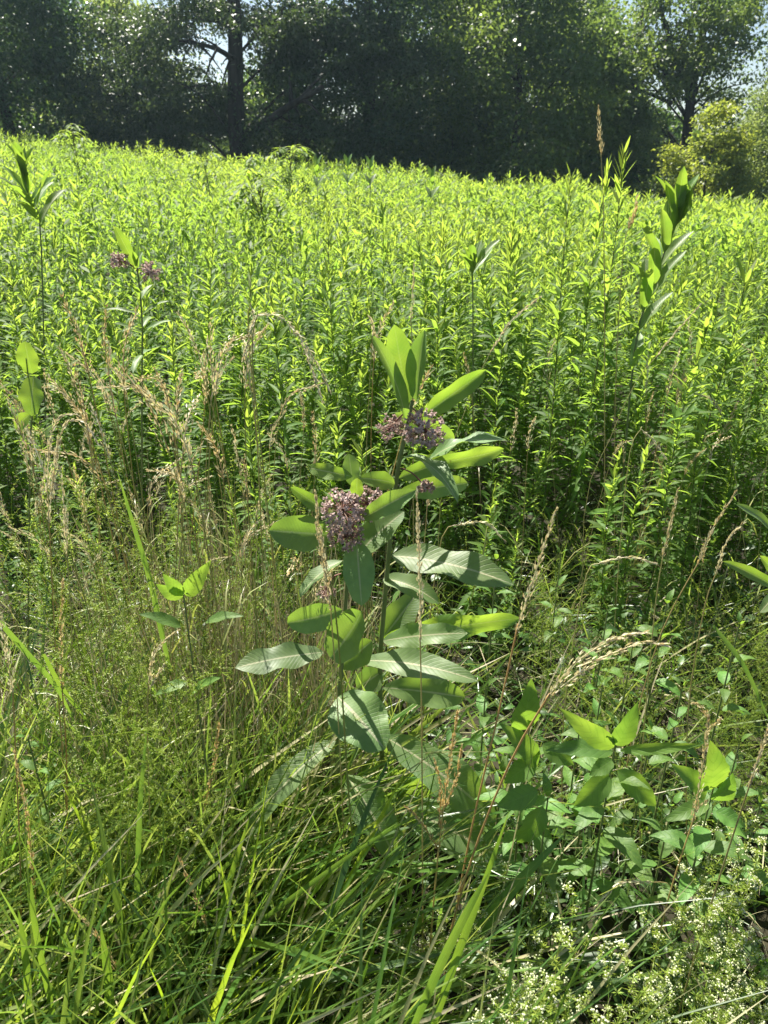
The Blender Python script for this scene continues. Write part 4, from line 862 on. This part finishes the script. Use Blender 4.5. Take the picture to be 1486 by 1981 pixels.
# ------------------------------------------------------------------ serrated-leaf plants
bl = []
for i in range(5):
    V, q, uv = leaf_mesh(1.0, (.40 + .03 * i), arch=.07, fold=.22, wave=.05, tip_droop=.10 + .05 * i, shape='ovate', nt=16, nu=2, seed=i, twist=.1 * (i - 2))
    mb = MB(); mb.add(V, q, .5, uv); bl.append(mb.mesh("leaf", M_broad))
def orient(D, N):
    D = unit(D); S = unit(np.cross(D, N)); N = np.cross(S, D)
    return Matrix(((S[0], D[0], N[0]), (S[1], D[1], N[1]), (S[2], D[2], N[2]))).to_quaternion()
def broad_plant(px, py, Y, pairs, L, label, seed, gap=.07, lean=.0):
    r = np.random.default_rng(seed); P = at(px, py, Y); g = np.array([P[0] + lean, P[1], float(gh(P[0], P[1]))])
    t = thing("serrated_leaf_plant", label, "wildflower", g, "serrated-leaf plants")
    C = curve([g, (g + P) / 2 + [lean * .3, 0, 0], P], 20) - g; mb = MB(); tube(mb, C, np.linspace(.0032, .0015, 20), 6); link("stem", mb.mesh("stem", M_mstem), t)
    tot = np.linalg.norm(P - g); a0 = r.random() * 3.14
    for i in range(pairs):
        u = 1 - i * gap / tot
        if u < .12: break
        c = C[int(u * 19)]; k = (.45, .8, 1, 1.05, 1, .95)[min(i, 5)]; e = R((58, 28, 12, 4, -5, -10)[min(i, 5)])
        for s in (0, math.pi):
            a = a0 + i * 1.571 + s + r.normal(0, .2); ee = e + r.normal(0, .18)
            d = np.array([math.cos(a) * math.cos(ee), math.sin(a) * math.cos(ee), math.sin(ee)]); nrm = np.array([-math.cos(a) * math.sin(ee), -math.sin(a) * math.sin(ee), math.cos(ee)]) + r.normal(0, .15, 3)
            o = link("leaf", bl[int(r.integers(5))], t, [float(v) for v in c + d * .008]); o.rotation_mode = 'QUATERNION'; o.rotation_quaternion = orient(d, nrm)
            sc = L * k * r.uniform(.85, 1.12); o.scale = (sc, sc, sc)
    return t
def put_hero_leaves(t, items, Y):  # ag puts light into the colour: brighter for backlit leaves, darker for shaded
    for i, (b, e, w, nh, ag) in enumerate(items):
        LA(t, b, e, Y, Y - .02, w * .78, nh, mat=M_broad, age=ag, shape='ovate', nt=16, arch=.06, fold=.22, wave=.05, seed=900 + i + int(b[0]), tip_droop=.05)
HL = {1025: [((1005, 1412), (1028, 1312), 72, (.1, -1, .5), .2), ((1040, 1480), (965, 1398), 60, (0, -.6, .9), .9), ((1035, 1470), (975, 1515), 56, (0, -.7, .7), .8), ((1050, 1440), (1110, 1480), 50, (0, -.8, .6), .9)],
      1190: [((1188, 1445), (1083, 1370), 56, (0, -1, .3), 0), ((1192, 1442), (1234, 1358), 54, (-.2, -1, .4), 1), ((1185, 1455), (1055, 1452), 52, (0, -.4, 1), .6), ((1200, 1452), (1358, 1440), 30, (0, -.8, .6), .1), ((1185, 1470), (1140, 1500), 44, (0, -.7, .8), .8), ((1195, 1490), (1270, 1560), 60, (0, -.8, .7), 1), ((1180, 1500), (1110, 1560), 62, (0, -.9, .6), 1)],
      1380: [((1372, 1528), (1374, 1432), 80, (.1, -1, .5), .3), ((1366, 1538), (1298, 1478), 60, (0, -.7, .8), .7), ((1384, 1548), (1418, 1495), 56, (0, -.8, .7), .7), ((1372, 1555), (1280, 1590), 40, (0, -.5, 1), .4), ((1385, 1570), (1440, 1600), 46, (0, -.6, .8), .9)],
      1060: [((1050, 1560), (1000, 1632), 66, (.2, -1, .4), .9), ((1040, 1530), (960, 1560), 60, (0, -.8, .7), 1)],
      355: [((360, 1152), (409, 1083), 46, (0, -1, .2), 0), ((354, 1154), (302, 1130), 40, (0, -1, .3), 0), ((352, 1150), (315, 1110), 36, (0, -.8, .7), .9), ((350, 1212), (268, 1188), 36, (0, -.4, 1), .7), ((398, 1204), (472, 1192), 34, (0, -.3, 1), .7), ((362, 1320), (300, 1345), 32, (0, -.4, 1), .6), ((372, 1340), (432, 1310), 30, (0, -.4, 1), .6)]}
broad = [(1025, 1400, 1.15, 5, .088, "serrated-leaf plant with one pale leaf upright behind the two-pronged grass head"),
         (1190, 1440, 1.1, 6, .10, "biggest serrated-leaf plant, its long leaves spreading behind the knotted brown head"),
         (1380, 1525, 1.0, 5, .080, "serrated-leaf plant with three pale heart-like leaves beside the leaning smooth stalk"),
         (1060, 1545, 1.05, 4, .085, "low serrated-leaf plant in the shade between the orange stalks and the flowers"),
         (1165, 1330, 1.3, 4, .065, "small serrated-leaf plant just under the furry prongs"),
         (1290, 1170, 1.55, 4, .075, "serrated-leaf plant lit in the dim gap near the edge milkweed"),
         (1175, 1185, 1.6, 4, .06, "small serrated-leaf plant in the dim gap below the bent wire-like head"),
         (1230, 1215, 1.5, 3, .055, "little pale-leaved plant just above the furry prongs"),
         (1430, 1210, 1.4, 4, .06, "serrated-leaf plant under the edge milkweed"),
         (1430, 1440, 1.15, 4, .06, "narrow plant with wrinkled pale leaves next to the leaning smooth stalk"),
         (1085, 1075, 1.75, 4, .055, "small light-leaved plant by the slanting tawny head"),
         (960, 1085, 1.7, 4, .06, "small leafy plant behind the tip of the milkweed's big grey leaf"),
         (355, 1150, 1.12, 1, .030, "plant with three glowing pointed leaves amid the fine bedstraw"),
         (55, 1430, 1.15, 4, .05, "small leafy plant low beside the dark brown head"),
         (1320, 1330, 1.3, 3, .06, "shaded small plant between the furry prongs and the knotted brown head"),
         (940, 1330, 1.35, 4, .075, "shaded leafy plant below the milkweed's long dark leaf"),
         (1260, 1420, 1.2, 4, .07, "leafy plant squeezed between the biggest serrated-leaf plant and the pale heart-leaved one"),
         (1120, 1420, 1.22, 4, .075, "leafy plant shaded by the biggest serrated-leaf plant, on the furry-pronged side"),
         (1300, 1560, 1.05, 4, .07, "low leafy plant below the knotted brown head"),
         (1470, 1560, 1.1, 4, .07, "low leafy plant by the leaning smooth stalk"),
         (970, 1500, 1.25, 4, .08, "shaded leafy plant behind the orange stalks")]
for i, (px, py, Y, pr, L, lab) in enumerate(broad):
    t = broad_plant(px, py, Y, pr, L * .95, lab, 70 + i)
    if px in HL: put_hero_leaves(t, HL[px], Y)

# ------------------------------------------------------------------ bedstraw
def bedstraw(r, H=.5, branches=7, flowers=True, fine=False):
    ms, ml, mf = MB(), MB(), MB(); P, F = [], []
    def shoot(c0, d, L, depth):
        n = max(3, int(L / .035)); pts = [c0]; dd = d.copy()
        for _ in range(n):
            dd = unit(dd + r.normal(0, .10, 3) + [0, 0, .03]); pts.append(pts[-1] + dd * L / n)
        pts = np.array(pts); tube(ms, pts, np.linspace(.0008, .0004, len(pts)) * (1.3 if depth == 0 else .8), 3)
        for j in range(1, len(pts)):
            P.append((pts[j], dd, (.015 if not fine else .0075) * (1.1 - .5 * j / len(pts)) * (1, .8, .55)[min(depth, 2)]))
            if depth < 2 and j > 1:
                for s in range(2 if depth == 0 else 1 + (r.random() < .6)):
                    a = r.random() * 6.28; bd = unit(dd + .95 * np.array([math.cos(a), math.sin(a), .25])); bl_ = L * (.32 if depth == 0 else .28) * r.uniform(.6, 1.2) * (1.15 - .6 * j / len(pts))
                    if bl_ > .012: shoot(pts[j], bd, bl_, depth + 1)
            if depth == 2: F.append(pts[-1] + r.normal(0, .003, 3))
        F.append(pts[-1])
    shoot(np.zeros(3), np.array([0, 0, 1.0]), H, 0)
    c = np.array([p[0] for p in P]); ax = np.array([p[1] for p in P]); L = np.array([p[2] for p in P]); n = len(c)
    for k in range(6):
        a = k * 1.047 + r.random(n); D = np.stack([np.cos(a), np.sin(a), r.normal(.15, .3, n)], 1)
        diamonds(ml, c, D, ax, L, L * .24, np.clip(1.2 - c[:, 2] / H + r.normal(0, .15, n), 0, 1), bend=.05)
    F = np.array(F)
    if flowers and len(F):
        F = np.vstack([F + r.normal(0, .003, F.shape) for _ in range(2)])
        nF = len(F); A = sphere_dirs(nF) + [0, 0, .5]; A = unit(A); B1 = unit(np.cross(A, r.normal(size=(nF, 3)))); B2 = np.cross(A, B1); s = .0018
        for e in (1, -1):   # small double pyramids: round buds with depth
            q = [F + B1 * s, F + B2 * s, F - B1 * s, F - B2 * s]; mf.add(np.stack([q[0], q[1], F + A * s * e * .9, F + A * s * e * .9 + 1e-5], 1), np.arange(nF * 4).reshape(-1, 4), r.random()); mf.add(np.stack([q[2], q[3], F + A * s * e * .9, F + A * s * e * .9 + 1e-5], 1), np.arange(nF * 4).reshape(-1, 4), r.random())
            mf.add(np.stack([q[1], q[2], F + A * s * e * .9, F + A * s * e * .9 + 1e-5], 1), np.arange(nF * 4).reshape(-1, 4)); mf.add(np.stack([q[3], q[0], F + A * s * e * .9, F + A * s * e * .9 + 1e-5], 1), np.arange(nF * 4).reshape(-1, 4))
    return ms.mesh("stem", M_bed), ml.mesh("leaves", M_bed), (mf.mesh("blossom", M_bedf) if flowers and mf.n else None)
def bed_label(px, Y, h, kind):
    size = "tall" if h > (.42 if kind == "flower" else .7) else ("knee-high" if h > (.33 if kind == "flower" else .55) else "short")
    dep = ("in front" if Y < .78 else "set back") if kind == "flower" else ("in front" if Y < 1.35 else "set back")
    cells = ((90, "by the white ragged head"), (170, "by the bleached upright heads"), (250, "between the bleached heads and the dark wide blade"), (310, "under the tan forked head"), (370, "around the glowing pointed leaves"),
             (440, "between the glowing pointed leaves and the rusty head"), (640, "by the silvery milkweed leaf"), (780, "under the broad milkweed leaves"), (930, "at the foot of the orange stalks"), (1010, "beside the wide bright blade"),
             (1100, "under the drooping cream head"), (1190, "below the biggest serrated-leaf plant"), (1280, "at the foot of the knotted brown head"), (1380, "at the leaning smooth stalk"), (9999, "past the leaning smooth stalk"))
    what = {"flower": "white-flowered bedstraw", "fine": "fine yellow-green bedstraw", "dim": "dim bedstraw"}[kind]
    return f"{size} {what} {dep if kind != 'dim' else 'in the dark gap'}, " + next(c for lim, c in cells if px < lim)
bvar = [bedstraw(np.random.default_rng(800 + i), .46, flowers=True) for i in range(6)]
fvar = [bedstraw(np.random.default_rng(820 + i), .6, flowers=False, fine=True) for i in range(6)]
def put_bed(px, Y, h, label, var, tilt=.12, base=.46, group="bedstraw sprays", nosubs=False):
    g = ground_pt(px, Y); v = var[int(rng.integers(len(var)))]
    label = bed_label(px, Y, h, {'F': 'flower', 'Y': 'fine', 'D': 'dim'}[label])
    t = thing("bedstraw", label, "wildflower", g, group, rng.random() * 6.28, h / base, (rng.normal(0, tilt), rng.normal(0, tilt)))
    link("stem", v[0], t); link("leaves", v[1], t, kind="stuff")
    if v[2]: link("blossom", v[2], t, kind="stuff")
for _ in range(15):
    px = rng.uniform(930, 1270); put_bed(px, rng.uniform(.64, .95), rng.uniform(.26, .54) , "F", bvar)
for _ in range(10):
    put_bed(rng.uniform(1290, 1520), rng.uniform(.68, 1.15), rng.uniform(.25, .48), "F", bvar)
for _ in range(14):
    put_bed(rng.uniform(640, 930), rng.uniform(.75, 1.05), rng.uniform(.15, .3), "F", bvar)
for _ in range(28):
    px = rng.normal(330, 62); Y = rng.uniform(1.05, 1.8); put_bed(px, Y, rng.uniform(.45, .95), "Y", fvar, .08, .6)
for _ in range(7):
    put_bed(rng.uniform(0, 420), rng.uniform(.8, 1.2), rng.uniform(.2, .42), "Y", fvar, .15, .6)
for _ in range(26):
    put_bed(rng.uniform(980, 1486), rng.uniform(1.3, 1.9), rng.uniform(.3, .6), "D", fvar, .15, .6)

# ------------------------------------------------------------------ thin summer haze
hm = bpy.data.materials.new("haze"); hm.use_nodes = True; hn = hm.node_tree; hn.nodes.clear()
hv = hn.nodes.new("ShaderNodeVolumePrincipled"); hv.inputs["Color"].default_value = (0.62, 0.88, 1.0, 1); hv.inputs["Density"].default_value = 0.0006; hv.inputs["Anisotropy"].default_value = 0.45
ho = hn.nodes.new("ShaderNodeOutputMaterial"); hn.links.new(hv.outputs[0], ho.inputs["Volume"])
mb = MB(); bx = np.array([(x, y, z) for x in (-152, 152) for y in (-22, 222) for z in (-22, 17)], float)
mb.add(bx, [(0, 1, 3, 2), (4, 6, 7, 5), (0, 4, 5, 1), (2, 3, 7, 6), (0, 2, 6, 4), (1, 5, 7, 3)])
link("haze", mb.mesh("haze", hm, smooth=False), kind="stuff")
